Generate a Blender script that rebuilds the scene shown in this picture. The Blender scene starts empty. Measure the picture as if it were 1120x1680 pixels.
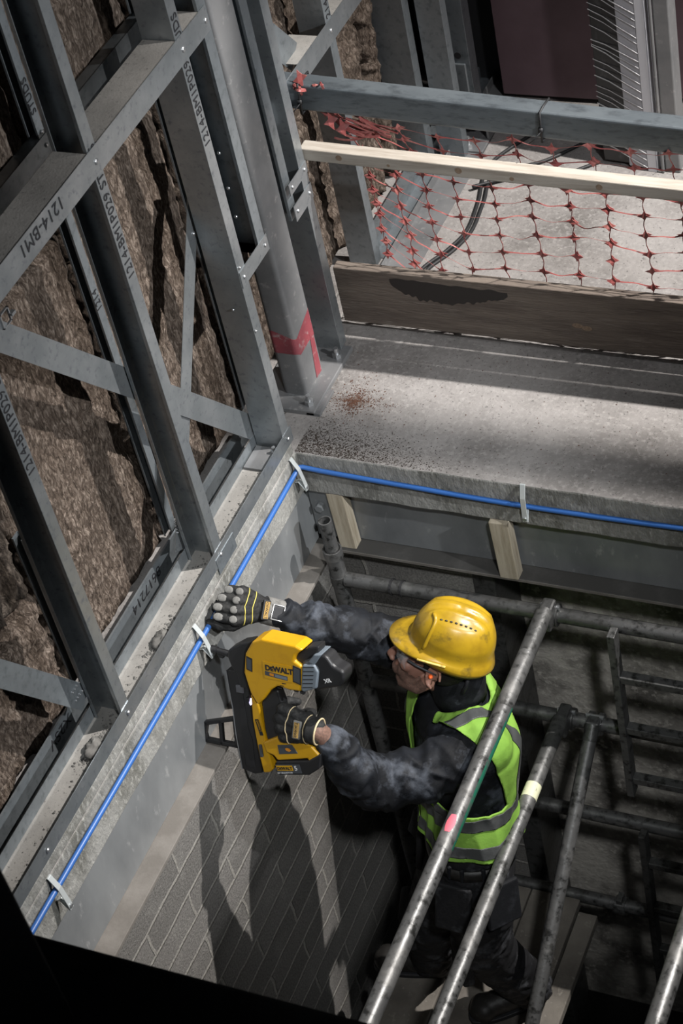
import bpy, bmesh, math, random
from mathutils import Vector, Matrix, Euler, noise
random.seed(7)
SC = bpy.context.scene
COL = SC.collection
PI = math.pi
V = Vector
WORLD = {}

# ---------------------------------------------------------------- mesh builder
class B:
    def __init__(s):
        s.v = []; s.f = []
    def add(s, vs, fs):
        o = len(s.v)
        s.v += [V(p) for p in vs]
        s.f += [tuple(i + o for i in f) for f in fs]
        return s
    def box(s, lo, hi, M=None):
        x0, y0, z0 = lo; x1, y1, z1 = hi
        vs = [V(p) for p in ((x0,y0,z0),(x1,y0,z0),(x1,y1,z0),(x0,y1,z0),(x0,y0,z1),(x1,y0,z1),(x1,y1,z1),(x0,y1,z1))]
        if M: vs = [M @ p for p in vs]
        return s.add(vs, [(0,3,2,1),(4,5,6,7),(0,1,5,4),(1,2,6,5),(2,3,7,6),(3,0,4,7)])
    def prism(s, prof, f0, f1):
        """prof: list of 2D points; f0/f1 map (a,b)->3D for both end caps"""
        n = len(prof)
        a = [f0(*p) for p in prof]; b = [f1(*p) for p in prof]
        fs = [tuple(range(n - 1, -1, -1)), tuple(range(n, 2 * n))]
        fs += [(i, (i + 1) % n, n + (i + 1) % n, n + i) for i in range(n)]
        return s.add(a + b, fs)
    def tube(s, pts, r, n=12, cap=True, r2=None):
        pts = [V(p) for p in pts]
        m = len(pts)
        rr = r if isinstance(r, (list, tuple)) else [r] * m
        t0 = (pts[1] - pts[0]).normalized()
        u = t0.orthogonal().normalized()
        rings = []
        for i, p in enumerate(pts):
            if i == 0: t = pts[1] - pts[0]
            elif i == m - 1: t = pts[-1] - pts[-2]
            else: t = (pts[i + 1] - p).normalized() + (p - pts[i - 1]).normalized()
            t.normalize()
            u = (u - t * u.dot(t)).normalized()
            w = t.cross(u)
            rings.append([p + (u * math.cos(2 * PI * k / n) + w * math.sin(2 * PI * k / n)) * rr[i] for k in range(n)])
        vs = [p for R in rings for p in R]
        fs = []
        for i in range(m - 1):
            for k in range(n):
                fs.append((i * n + k, i * n + (k + 1) % n, (i + 1) * n + (k + 1) % n, (i + 1) * n + k))
        if cap:
            fs.append(tuple(range(n - 1, -1, -1)))
            fs.append(tuple((m - 1) * n + k for k in range(n)))
        return s.add(vs, fs)
    def pipe(s, a, b, r, ri, n=20):
        """hollow tube with open ends"""
        a = V(a); b = V(b); t = (b - a).normalized(); u = t.orthogonal().normalized(); w = t.cross(u)
        vs = []
        for p, rad in ((a, r), (b, r), (b, ri), (a, ri)):
            vs += [p + (u * math.cos(2*PI*k/n) + w * math.sin(2*PI*k/n)) * rad for k in range(n)]
        fs = []
        for i in range(4):
            j = (i + 1) % 4
            for k in range(n):
                fs.append((i*n+k, i*n+(k+1)%n, j*n+(k+1)%n, j*n+k))
        return s.add(vs, fs)
    def ell(s, c, r, M=None, nu=24, nv=14):
        c = V(c)
        vs = [V((0,0,-1))]
        for j in range(1, nv):
            ph = -PI/2 + PI*j/nv
            for i in range(nu):
                th = 2*PI*i/nu
                vs.append(V((math.cos(ph)*math.cos(th), math.cos(ph)*math.sin(th), math.sin(ph))))
        vs.append(V((0,0,1)))
        out = []
        for p in vs:
            q = V((p.x*r[0], p.y*r[1], p.z*r[2]))
            if M: q = M @ q
            out.append(c + q)
        fs = [(0, 1 + (i+1) % nu, 1 + i) for i in range(nu)]
        for j in range(nv - 2):
            for i in range(nu):
                a = 1 + j*nu + i; b = 1 + j*nu + (i+1) % nu
                fs.append((a, b, b + nu, a + nu))
        top = len(vs) - 1; o = 1 + (nv-2)*nu
        fs += [(o + i, o + (i+1) % nu, top) for i in range(nu)]
        return s.add(out, fs)
    def chain(s, pts, rad, n=18):
        """tapered limbs: frustums with a ball at every joint (to be fused)"""
        pts = [V(p) for p in pts]
        for p, r in zip(pts, rad): s.ell(p, (r, r, r), nu=n, nv=10)
        for i in range(len(pts) - 1):
            if (pts[i+1] - pts[i]).length > 1e-5:
                s.tube([pts[i], pts[i+1]], [rad[i], rad[i+1]], n)
        return s

def mesh_from(name, b):
    me = bpy.data.meshes.new(name)
    me.from_pydata([tuple(p) for p in b.v], [], b.f)
    bm = bmesh.new(); bm.from_mesh(me)
    bmesh.ops.recalc_face_normals(bm, faces=bm.faces)
    bm.to_mesh(me); bm.free()
    return me

def place(o, me, parent=None):
    """origin to the bottom centre of the mesh (world coordinates in)"""
    n = len(me.vertices)
    xs = [v.co.x for v in me.vertices]; ys = [v.co.y for v in me.vertices]; zs = [v.co.z for v in me.vertices]
    c = V(((min(xs)+max(xs))/2, (min(ys)+max(ys))/2, min(zs)))
    me.transform(Matrix.Translation(-c))
    WORLD[o] = c
    if parent is not None:
        o.parent = parent; o.location = c - WORLD[parent]
    else:
        o.location = c

def obj(name, b, mat, parent=None, smooth=False, bevel=0, seg=2, sub=0, label=None):
    me = b if isinstance(b, bpy.types.Mesh) else mesh_from(name, b)
    o = bpy.data.objects.new(name, me)
    COL.objects.link(o)
    for m in (mat if isinstance(mat, (list, tuple)) else [mat]):
        me.materials.append(m)
    place(o, me, parent)
    if smooth:
        me.polygons.foreach_set('use_smooth', [True] * len(me.polygons))
    if smooth == 'auto':
        try: me.set_sharp_from_angle(angle=math.radians(40))
        except Exception: pass
    if bevel:
        md = o.modifiers.new('bevel', 'BEVEL'); md.width = bevel; md.segments = seg
        md.limit_method = 'ANGLE'; md.angle_limit = math.radians(30)
        if hasattr(md, 'harden_normals'): md.harden_normals = False
    if sub:
        md = o.modifiers.new('sub', 'SUBSURF'); md.levels = sub; md.render_levels = sub
    if label: o['label'] = label
    return o

def tag(o, label, cat, group=None, kind=None):
    o['label'] = label; o['category'] = cat
    if group: o['group'] = group
    if kind: o['kind'] = kind
    return o

def thing(name, loc, label, cat, group=None):
    o = bpy.data.objects.new(name, None); COL.objects.link(o)
    o.empty_display_size = .05
    o.location = loc; WORLD[o] = V(loc)
    return tag(o, label, cat, group)

def struct(name, b, mat, **k):
    o = obj(name, b, mat, **k); o['kind'] = 'structure'
    return o

def copy_tree(o, delta, label=None, parent=None):
    c = o.copy(); COL.objects.link(c)
    if parent is None:
        c.location = o.location + V(delta)
        WORLD[c] = WORLD[o] + V(delta)
        if label: c['label'] = label
    else:
        c.parent = parent
        WORLD[c] = WORLD[parent] + c.location
    for ch in list(o.children): copy_tree(ch, delta, None, c)
    return c

def bake(o):
    """apply the modifiers of o and return a plain mesh in world coordinates"""
    dg = bpy.context.evaluated_depsgraph_get(); dg.update()
    ev = o.evaluated_get(dg)
    me = bpy.data.meshes.new_from_object(ev, depsgraph=dg)
    me.transform(o.matrix_world)
    return me

def fuse(b, voxel=.006, smooth=4, fac=.5):
    """melt overlapping closed shapes into one continuous surface"""
    me = mesh_from('tmp', b)
    o = bpy.data.objects.new('tmp', me); COL.objects.link(o)
    r = o.modifiers.new('r', 'REMESH'); r.mode = 'VOXEL'; r.voxel_size = voxel
    if smooth:
        sm = o.modifiers.new('s', 'SMOOTH'); sm.factor = fac; sm.iterations = smooth
    out = bake(o)
    bpy.data.objects.remove(o); bpy.data.meshes.remove(me)
    out.polygons.foreach_set('use_smooth', [True] * len(out.polygons))
    return out

def displace(me, fn):
    """fn(co, normal) -> offset vector"""
    nr = [v.normal.copy() for v in me.vertices]
    for v, n in zip(me.vertices, nr):
        v.co = v.co + fn(v.co, n)
    me.update()

def text(name, body, size, origin, xd, yd, mat, parent, ext=.0004, align='LEFT', label=None, bold=0):
    cu = bpy.data.curves.new('t', 'FONT'); cu.body = body; cu.size = size; cu.extrude = ext
    cu.align_x = align; cu.resolution_u = 3; cu.space_character = 1.04 if name == 'marking' else 1; cu.offset = bold
    if 'DeWALT' in body:
        cu.small_caps_scale = .8; cu.body_format[1].use_small_caps = True
    o = bpy.data.objects.new('t', cu); COL.objects.link(o)
    me = bake(o)
    bpy.data.objects.remove(o)
    xd = V(xd).normalized(); yd = V(yd); yd = (yd - xd * yd.dot(xd)).normalized(); zd = xd.cross(yd)
    M = Matrix((xd, yd, zd)).transposed().to_4x4(); M.translation = V(origin)
    me.transform(M)
    me.materials.clear()
    return obj(name, me, mat, parent, label=label)

# ---------------------------------------------------------------- materials
def nd(nt, t, **k):
    n = nt.nodes.new(t)
    for a, v in k.items(): setattr(n, a, v)
    return n

def mat(name, base, rough=.6, metal=0., spec=.5, noise1=None, noise2=None, bump=None, scale3=(1,1,1), stains=None, rvar=0, coat=0, emit=None):
    """principled material; noise1/noise2 = (scale, colour, lo, hi[, detail]) mixed over the base, bump=(scale,strength[,dist])"""
    m = bpy.data.materials.new(name); m.use_nodes = True
    nt = m.node_tree; p = nt.nodes['Principled BSDF']; L = nt.links.new
    p.inputs['Roughness'].default_value = rough; p.inputs['Metallic'].default_value = metal
    p.inputs['Specular IOR Level'].default_value = spec
    p.inputs['Coat Weight'].default_value = coat
    tc = nd(nt, 'ShaderNodeTexCoord'); mp = nd(nt, 'ShaderNodeMapping'); mp.inputs['Scale'].default_value = scale3
    L(tc.outputs['Object'], mp.inputs['Vector'])
    col = nd(nt, 'ShaderNodeRGB'); col.outputs[0].default_value = (*base, 1)
    cur = col.outputs[0]
    last = None
    for nz in (noise1, noise2, stains):
        if not nz: continue
        tx = nd(nt, 'ShaderNodeTexNoise'); tx.inputs['Scale'].default_value = nz[0]
        tx.inputs['Detail'].default_value = nz[4] if len(nz) > 4 else 5
        tx.inputs['Roughness'].default_value = .62
        L(mp.outputs[0], tx.inputs['Vector'])
        rp = nd(nt, 'ShaderNodeMapRange'); rp.inputs['From Min'].default_value = nz[2]; rp.inputs['From Max'].default_value = nz[3]
        L(tx.outputs['Fac'], rp.inputs['Value'])
        mx = nd(nt, 'ShaderNodeMix', data_type='RGBA')
        L(rp.outputs[0], mx.inputs['Factor']); L(cur, mx.inputs['A']); mx.inputs['B'].default_value = (*nz[1], 1)
        cur = mx.outputs['Result']; last = rp.outputs[0]
    L(cur, p.inputs['Base Color'])
    if rvar and last:
        ma = nd(nt, 'ShaderNodeMath', operation='MULTIPLY_ADD'); ma.inputs[1].default_value = rvar; ma.inputs[2].default_value = rough
        L(last, ma.inputs[0]); L(ma.outputs[0], p.inputs['Roughness'])
    if bump:
        tx = nd(nt, 'ShaderNodeTexNoise'); tx.inputs['Scale'].default_value = bump[0]; tx.inputs['Detail'].default_value = 6
        tx.inputs['Roughness'].default_value = .65
        L(mp.outputs[0], tx.inputs['Vector'])
        bp = nd(nt, 'ShaderNodeBump'); bp.inputs['Strength'].default_value = bump[1]; bp.inputs['Distance'].default_value = bump[2] if len(bump) > 2 else .01
        L(tx.outputs['Fac'], bp.inputs['Height']); L(bp.outputs[0], p.inputs['Normal'])
    if emit:
        p.inputs['Emission Color'].default_value = (*emit[0], 1); p.inputs['Emission Strength'].default_value = emit[1]
    return m

MT = {}
MT['galv'] = mat('galvanised steel', (.30,.325,.34), .36, .8, noise1=(10,(.42,.44,.455),.4,.75,8), noise2=(45,(.15,.165,.18),.55,.8), bump=(6,.14,.004), rvar=.2)
MT['galv2'] = mat('dull galvanised steel', (.22,.24,.255), .45, .75, noise1=(9,(.30,.33,.35),.35,.7), noise2=(40,(.15,.17,.18),.52,.75), bump=(10,.15,.004))
MT['galvblue'] = mat('blued galvanised box rail', (.135,.155,.17), .42, .6, noise1=(6,(.20,.225,.24),.4,.75,8), noise2=(30,(.08,.09,.10),.5,.72), scale3=(.5,1,2), bump=(25,.15,.003))
MT['column'] = mat('scuffed steel column', (.20,.20,.202), .5, .35, noise1=(5,(.12,.125,.13),.42,.72,8), noise2=(35,(.38,.37,.355),.6,.8,8), bump=(20,.2,.004))
MT['redpaint'] = mat('scuffed red paint', (.24,.05,.06), .6, 0, noise1=(40,(.35,.30,.29),.55,.72), noise2=(8,(.15,.035,.045),.4,.7))
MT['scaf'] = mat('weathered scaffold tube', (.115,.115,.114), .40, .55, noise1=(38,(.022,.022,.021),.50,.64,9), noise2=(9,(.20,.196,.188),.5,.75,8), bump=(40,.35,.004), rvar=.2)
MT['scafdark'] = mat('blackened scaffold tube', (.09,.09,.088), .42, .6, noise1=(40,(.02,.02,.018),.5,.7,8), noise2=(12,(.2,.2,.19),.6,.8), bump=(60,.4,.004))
MT['green'] = mat('green tube paint', (.01,.10,.06), .5, .1, noise1=(30,(.05,.06,.055),.5,.7))
MT['cream'] = mat('cream tube paint', (.55,.55,.38), .55, 0, noise1=(60,(.1,.1,.09),.58,.72))
MT['pinkmark'] = mat('pink marker paint', (.6,.12,.16), .6, 0)
MT['conc'] = mat('slab concrete', (.25,.235,.225), .85, 0, .3, noise1=(3.2,(.13,.12,.113),.42,.7,9), noise2=(60,(.31,.295,.28),.5,.75,8), stains=(110,(.06,.056,.052),.60,.72,4), bump=(70,.5,.006))
MT['concface'] = mat('rough slab edge concrete', (.235,.232,.218), .9, 0, .3, noise1=(9,(.115,.113,.10),.42,.66,9), noise2=(75,(.36,.355,.33),.52,.75,6), scale3=(1,1,.45), bump=(45,.8,.012))
MT['concwall'] = mat('mottled dirty concrete', (.44,.41,.365), .85, 0, .35, noise1=(6,(.12,.11,.098),.4,.65,9), noise2=(40,(.55,.515,.46),.52,.72,8), bump=(40,.6,.01))
MT['gravel'] = mat('wet black ground', (.018,.017,.016), .35, 0, .5, noise1=(60,(.05,.048,.042),.6,.75,8), bump=(90,1.,.02))
MT['beam'] = mat('grey coated steel beam', (.27,.28,.285), .42, .45, noise1=(3.5,(.17,.178,.185),.4,.68,8), noise2=(26,(.42,.42,.42),.60,.75,9), scale3=(1,1,.5))
MT['beamdark'] = mat('dusty flange steel', (.125,.113,.10), .8, .05, noise1=(9,(.185,.17,.153),.45,.7,8), bump=(120,.3,.003))
MT['flangedark'] = mat('dark flange steel', (.045,.043,.04), .7, .1, noise1=(9,(.08,.077,.072),.5,.75,8))  # darker tone for the bottom flange of the beam behind the worker
MT['wood'] = mat('pale sawn timber', (.36,.325,.28), .75, 0, .3, noise1=(4,(.25,.215,.175),.45,.7,6), scale3=(1.2,14,14), bump=(16,.25,.004))
MT['woodv'] = mat('sawn timber upright', (.40,.35,.27), .75, 0, .3, noise1=(4,(.27,.225,.16),.45,.7,6), scale3=(14,14,1.2), bump=(16,.25,.004))
MT['knot'] = mat('timber knot', (.24,.175,.125), .7, 0, .3, noise1=(60,(.13,.09,.06),.45,.65))
MT['board'] = mat('weathered scaffold board', (.165,.135,.112), .85, 0, .25, noise1=(3.,(.10,.08,.068),.42,.66,8), noise2=(6,(.26,.222,.19),.55,.78,8), scale3=(1.4,10,10), bump=(14,.6,.008))
MT['stain'] = mat('damp black stain', (.022,.018,.016), .6, 0)
MT['plank'] = mat('dusty deck board', (.16,.145,.125), .9, 0, .25, noise1=(5,(.09,.08,.07),.4,.65,8), noise2=(40,(.25,.23,.2),.58,.75,6), bump=(50,.4,.006))
MT['rust'] = mat('rusty crumbs', (.09,.045,.03), .95, 0, .2, noise1=(40,(.2,.17,.15),.5,.7))
MT['soil'] = mat('dark soil crumbs', (.035,.026,.021), .95, 0, .2, noise1=(40,(.08,.07,.062),.5,.7))
MT['crumb'] = mat('mortar crumbs', (.17,.165,.155), .95, 0, .2, noise1=(40,(.06,.058,.055),.45,.65))
MT['dust'] = mat('dust layer on steel', (.27,.258,.24), .95, 0, .2, noise1=(6,(.18,.172,.16),.4,.7,8), noise2=(90,(.10,.095,.09),.6,.72,4), bump=(120,.4,.003))
MT['cable'] = mat('blue cable sheath', (.025,.095,.30), .4, 0, .5)
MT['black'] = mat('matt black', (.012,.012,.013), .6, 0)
MT['ink'] = mat('black marker ink', (.012,.012,.014), .6, 0)
MT['zinc'] = mat('zinc screw', (.42,.43,.44), .3, .8)
MT['clip'] = mat('steel cable clip', (.50,.53,.53), .42, .4)
MT['net'] = mat('orange barrier netting', (.27,.075,.07), .38, 0, .5, noise1=(20,(.46,.19,.165),.5,.75))
MT['purple'] = mat('purple board', (.105,.068,.078), .6, 0, .4, noise1=(6,(.08,.05,.058),.4,.7))
MT['filmdark'] = mat('black boards in film', (.012,.012,.013), .35, 0, .6, noise1=(30,(.06,.06,.062),.55,.75), scale3=(1,1,.6))
MT['filmpale'] = mat('pale sheet stack', (.42,.42,.45), .6, 0, .4, noise1=(8,(.34,.34,.36),.4,.7))
MT['film'] = mat('stretch film strands', (.5,.5,.5), .3, 0, .6)
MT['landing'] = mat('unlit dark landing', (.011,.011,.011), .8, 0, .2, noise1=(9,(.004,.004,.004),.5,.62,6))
MT['green_stain'] = MT['green']

def wool(name, base, hi, lo, ang, sc):
    m = bpy.data.materials.new(name); m.use_nodes = True
    nt = m.node_tree; p = nt.nodes['Principled BSDF']; L = nt.links.new
    p.inputs['Roughness'].default_value = .95; p.inputs['Specular IOR Level'].default_value = .15
    tc = nd(nt, 'ShaderNodeTexCoord'); mp = nd(nt, 'ShaderNodeMapping')
    mp.inputs['Rotation'].default_value = (ang, 0, 0); mp.inputs['Scale'].default_value = (1, 1.0, .38)
    L(tc.outputs['Object'], mp.inputs['Vector'])
    t1 = nd(nt, 'ShaderNodeTexNoise'); t1.inputs['Scale'].default_value = sc; t1.inputs['Detail'].default_value = 8; t1.inputs['Roughness'].default_value = .7; t1.inputs['Distortion'].default_value = .8
    t2 = nd(nt, 'ShaderNodeTexNoise'); t2.inputs['Scale'].default_value = 5; t2.inputs['Detail'].default_value = 4
    L(mp.outputs[0], t1.inputs['Vector']); L(tc.outputs['Object'], t2.inputs['Vector'])
    cr = nd(nt, 'ShaderNodeValToRGB'); e = cr.color_ramp.elements
    e[0].position = .34; e[0].color = (*lo, 1); e[1].position = .68; e[1].color = (*hi, 1)
    k = cr.color_ramp.elements.new(.5); k.color = (*base, 1)
    L(t1.outputs['Fac'], cr.inputs['Fac'])
    mr = nd(nt, 'ShaderNodeMapRange'); mr.inputs['From Min'].default_value = .3; mr.inputs['From Max'].default_value = .7
    mr.inputs['To Min'].default_value = .7; mr.inputs['To Max'].default_value = 1.15
    L(t2.outputs['Fac'], mr.inputs['Value'])
    mx = nd(nt, 'ShaderNodeVectorMath', operation='SCALE')
    L(cr.outputs['Color'], mx.inputs[0]); L(mr.outputs[0], mx.inputs['Scale']); L(mx.outputs[0], p.inputs['Base Color'])
    bp = nd(nt, 'ShaderNodeBump'); bp.inputs['Strength'].default_value = .9; bp.inputs['Distance'].default_value = .02
    L(t1.outputs['Fac'], bp.inputs['Height']); L(bp.outputs[0], p.inputs['Normal'])
    return m
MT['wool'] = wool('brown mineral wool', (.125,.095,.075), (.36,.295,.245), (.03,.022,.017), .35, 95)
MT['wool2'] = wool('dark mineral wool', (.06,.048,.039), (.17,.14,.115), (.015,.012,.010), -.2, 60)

def block_mat(name, axis):
    """fair-faced concrete blockwork; axis = horizontal wall direction"""
    m = bpy.data.materials.new(name); m.use_nodes = True
    nt = m.node_tree; p = nt.nodes['Principled BSDF']; L = nt.links.new
    p.inputs['Roughness'].default_value = .92; p.inputs['Specular IOR Level'].default_value = .2
    tc = nd(nt, 'ShaderNodeTexCoord'); sx = nd(nt, 'ShaderNodeSeparateXYZ'); L(tc.outputs['Object'], sx.inputs[0])
    cb = nd(nt, 'ShaderNodeCombineXYZ'); L(sx.outputs[axis], cb.inputs[0]); L(sx.outputs['Z'], cb.inputs[1])
    nz = nd(nt, 'ShaderNodeTexNoise'); nz.inputs['Scale'].default_value = 9; nz.inputs['Detail'].default_value = 4
    L(cb.outputs[0], nz.inputs['Vector'])
    ws = nd(nt, 'ShaderNodeVectorMath', operation='MULTIPLY_ADD'); ws.inputs[1].default_value = (.03,.022,0)
    L(nz.outputs['Color'], ws.inputs[0]); L(cb.outputs[0], ws.inputs[2])
    br = nd(nt, 'ShaderNodeTexBrick'); br.offset = .5
    br.inputs['Scale'].default_value = 1; br.inputs['Brick Width'].default_value = .45; br.inputs['Row Height'].default_value = .1125
    br.inputs['Mortar Size'].default_value = .0075; br.inputs['Mortar Smooth'].default_value = .5
    br.inputs['Color1'].default_value = (.15,.143,.133,1); br.inputs['Color2'].default_value = (.20,.19,.178,1); br.inputs['Mortar'].default_value = (.29,.275,.25,1)
    L(ws.outputs[0], br.inputs['Vector'])
    gr = nd(nt, 'ShaderNodeTexNoise'); gr.inputs['Scale'].default_value = 130; gr.inputs['Detail'].default_value = 6; gr.inputs['Roughness'].default_value = .75
    L(tc.outputs['Object'], gr.inputs['Vector'])
    mr = nd(nt, 'ShaderNodeMapRange'); mr.inputs['From Min'].default_value = .3; mr.inputs['From Max'].default_value = .7; mr.inputs['To Min'].default_value = .45; mr.inputs['To Max'].default_value = 1.55
    L(gr.outputs['Fac'], mr.inputs['Value'])
    sm = nd(nt, 'ShaderNodeTexNoise'); sm.inputs['Scale'].default_value = 7; sm.inputs['Detail'].default_value = 7
    L(tc.outputs['Object'], sm.inputs['Vector'])
    m2 = nd(nt, 'ShaderNodeMapRange'); m2.inputs['From Min'].default_value = .56; m2.inputs['From Max'].default_value = .72; m2.inputs['To Max'].default_value = .7
    L(sm.outputs['Fac'], m2.inputs['Value'])
    mx = nd(nt, 'ShaderNodeMix', data_type='RGBA'); L(m2.outputs[0], mx.inputs['Factor']); L(br.outputs['Color'], mx.inputs['A']); mx.inputs['B'].default_value = (.26,.25,.23,1)
    sc = nd(nt, 'ShaderNodeVectorMath', operation='SCALE'); L(mx.outputs['Result'], sc.inputs[0]); L(mr.outputs[0], sc.inputs['Scale'])
    L(sc.outputs[0], p.inputs['Base Color'])
    hm = nd(nt, 'ShaderNodeMath', operation='MULTIPLY_ADD'); hm.inputs[1].default_value = .9
    L(br.outputs['Fac'], hm.inputs[0]); L(gr.outputs['Fac'], hm.inputs[2])
    bp = nd(nt, 'ShaderNodeBump'); bp.inputs['Strength'].default_value = .8; bp.inputs['Distance'].default_value = .008
    L(hm.outputs[0], bp.inputs['Height']); L(bp.outputs[0], p.inputs['Normal'])
    return m
MT['block_y'] = block_mat('grey blockwork along the shaft', 'Y')
MT['block_x'] = block_mat('grey blockwork across the shaft', 'X')
# ---------------------------------------------------------------- camera
f_px, az, el, ro = 3250., .559, .749, -.2474
fw = V((-math.sin(az)*math.cos(el), math.cos(az)*math.cos(el), -math.sin(el)))
rt = V((math.cos(az), math.sin(az), 0)); up = rt.cross(fw)
r2 = rt*math.cos(ro) + up*math.sin(ro); u2 = -rt*math.sin(ro) + up*math.cos(ro)
cam = bpy.data.cameras.new('camera'); co = bpy.data.objects.new('camera', cam); COL.objects.link(co)
M = Matrix((r2, u2, -fw)).transposed().to_4x4(); M.translation = V((2.567, -3.921, 4.060))
co.matrix_world = M
cam.sensor_fit = 'VERTICAL'; cam.sensor_height = 36; cam.sensor_width = 24
cam.lens = f_px / 1680 * 36; cam.clip_start = .05; cam.clip_end = 60
cam.dof.use_dof = True; cam.dof.focus_distance = 5.9; cam.dof.aperture_fstop = 7.1
SC.camera = co
vs = SC.view_settings
vs.view_transform = 'Standard'; vs.look = 'None'; vs.gamma = 1; vs.use_curve_mapping = False; vs.exposure = 0.12

# ---------------------------------------------------------------- light: two site work lamps, two unseen fill spots, dim surroundings
def lamp(name, loc, target, power, size, spread=None, color=(1,1,1), blend=.4):
    l = bpy.data.lights.new(name, 'SPOT'); l.energy = power; l.color = color
    l.shadow_soft_size = size; l.spot_size = math.radians(spread or 80); l.spot_blend = blend
    o = bpy.data.objects.new(name, l); COL.objects.link(o); o.location = loc
    o.rotation_euler = (V(target) - V(loc)).to_track_quat('-Z', 'Y').to_euler()
    return o
lamp('work_or_fill_lamp', (3.6, 1.15, 4.7), (.80, .12, -.55), 2700, .035, 46, (1, .965, .93), .6)
lamp('work_or_fill_lamp', (4.4, -1.15, 2.7), (-.2, -.55, .85), 780, .05, 42, (.96, .98, 1), .6)
lamp('work_or_fill_lamp', (3.3, -3.9, 5.2), (.48, -.40, -.50), 1000, .15, 21, (.95, .98, 1), 1.0)  # unseen fill spot near the camera, put in to brighten the shaft
lamp('work_or_fill_lamp', (2.9, -1.2, 4.4), (.75, 1.7, .25), 300, .12, 30, (.97, .97, 1), .7)  # unseen fill spot added to light the stored things at the back
w = bpy.data.worlds.new('dim site'); SC.world = w; w.use_nodes = True
w.node_tree.nodes['Background'].inputs[0].default_value = (.55, .62, .7, 1)
w.node_tree.nodes['Background'].inputs[1].default_value = .022
# ---------------------------------------------------------------- setting
def slab():
    """L-shaped floor slab round the opening, with a slightly ragged edge"""
    b = B()
    pts = [(-1.6,-4.2),(0,-4.2)]
    n = 60
    for i in range(1, n): 
        y = -4.2 + 4.2*i/n; pts.append((.004*noise.noise(V((y*9,3,0))) , y))
    pts.append((0,0))
    for i in range(1, n):
        x = 3.2*i/n; pts.append((x, .004*noise.noise(V((x*9,8,0)))))
    pts += [(3.2,0),(3.2,5),(-1.6,5)]
    pts[0]=(-.108,-4.2); pts[-1]=(-.108,5)
    b.prism(pts, lambda x,y: (x,y,-.168), lambda x,y: (x,y,0))
    b.box((-.108,-4.2,-.001),(-.0005,.0,.046)); b.box((-1.6,-4.2,-.168),(-.168,5,0)); b.box((-.168,.06,-.168),(-.108,5,0))
    b.box((-.168,-4.2,-.168),(-.108,.06,-.15))
    return b
fl = struct('floor', slab(), [MT['conc'], MT['concface']], bevel=.006)
for p in fl.data.polygons:
    if abs(p.normal.z) < .5: p.material_index = 1
# walls of the shaft below
wl = struct('wall_left', B().box((-.25,-4.2,-3.2),(-.004,.06,-.42)), MT['block_y'])
wb = struct('wall_back', B().box((-.25,.062,-3.2),(.50,.2,-.42)), MT['block_x'])
wf = struct('wall_far', B().box((-.25,.24,-3.2),(3.2,.4,-.42)), MT['concwall'])
struct('floor_shaft', B().box((-.25,-4.2,-3.3),(3.2,.4,-3.2)), MT['gravel'])
# unseen tube added overhead to cast a soft shade band on the slab edge
b_=B(); b_.tube([(-1.,.875,3.45),(4.5,.875,3.45)],.034,16); struct('shade_tube',b_,MT['scaf'],smooth='auto')
# landing and post nearest the camera, unlit
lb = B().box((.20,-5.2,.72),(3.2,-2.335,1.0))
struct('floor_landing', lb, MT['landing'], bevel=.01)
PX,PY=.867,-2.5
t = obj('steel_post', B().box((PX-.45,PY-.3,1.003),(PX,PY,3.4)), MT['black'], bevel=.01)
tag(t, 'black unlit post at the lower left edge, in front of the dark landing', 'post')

# ---------------------------------------------------------------- steel edge beams under the slab
t = thing('edge_beam', (-.01,-2,-.425), 'grey coated steel edge beam under the slab above the block wall, left of the worker', 'beam')
obj('web', B().box((-.022,-4.2,-.405),(-.010,.05,-.168)), MT['beam'], t)
obj('flange', B().box((-.022,-4.2,-.42),(.057,.0,-.406)), MT['beamdark'], t, bevel=.002, label='dusty brown bottom flange')
t = thing('edge_beam', (1.6,.05,-.425), 'grey steel edge beam under the slab behind the worker, with two timber struts', 'beam')
obj('web', B().box((-.01,.05,-.405),(3.2,.062,-.168)), MT['beam'], t)
obj('flange', B().box((-.1,-.010,-.42),(3.2,.062,-.408)), MT['flangedark'], t, bevel=.002, label='dark bottom flange')
obj('flange_edge', B().box((-.1,-.0125,-.419),(3.2,-.010,-.409)), MT['beamdark'], t, label='paler flange edge')
# connection in the corner
t = thing('connection_bracket', (.03,.03,-.4), 'grey bolted bracket in the corner where the two edge beams meet', 'bracket')
obj('plate', B().box((-.008,.025,-.39),(.085,.05,-.185)), MT['beam'], t, bevel=.004)
for z in (-.25,-.33):
    b = B(); b.tube([(.03,.026,z),(.03,.004,z)], .016, 6); obj('bolt', b, MT['beam'], t, bevel=.002)
# timber struts between flange and slab
def strut(x, y, w, lean, lab):
    M = Matrix.Translation((x,y,-.41)) @ Matrix.Rotation(lean, 4, 'Y')
    o = obj('timber_strut', B().box((-w/2,-.022,0),(w/2,.022,.245), M), MT['woodv'], bevel=.003)
    tag(o, lab, 'timber', 'timber struts under the slab')
    return o
strut(.105,.024,.058,-.02,'timber strut under the slab in the corner, behind the open scaffold tube')
strut(.665,.006,.062,-.03,'pale timber strut under the slab above the worker, standing on the beam flange')
# dark upright covering the end of the blockwork
t = obj('dark_jamb', B().box((.50,.055,-3.2),(.575,.235,-.42)), MT['scafdark'], bevel=.004)
tag(t, 'dark jamb at the end of the block wall, behind the worker', 'jamb')
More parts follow.
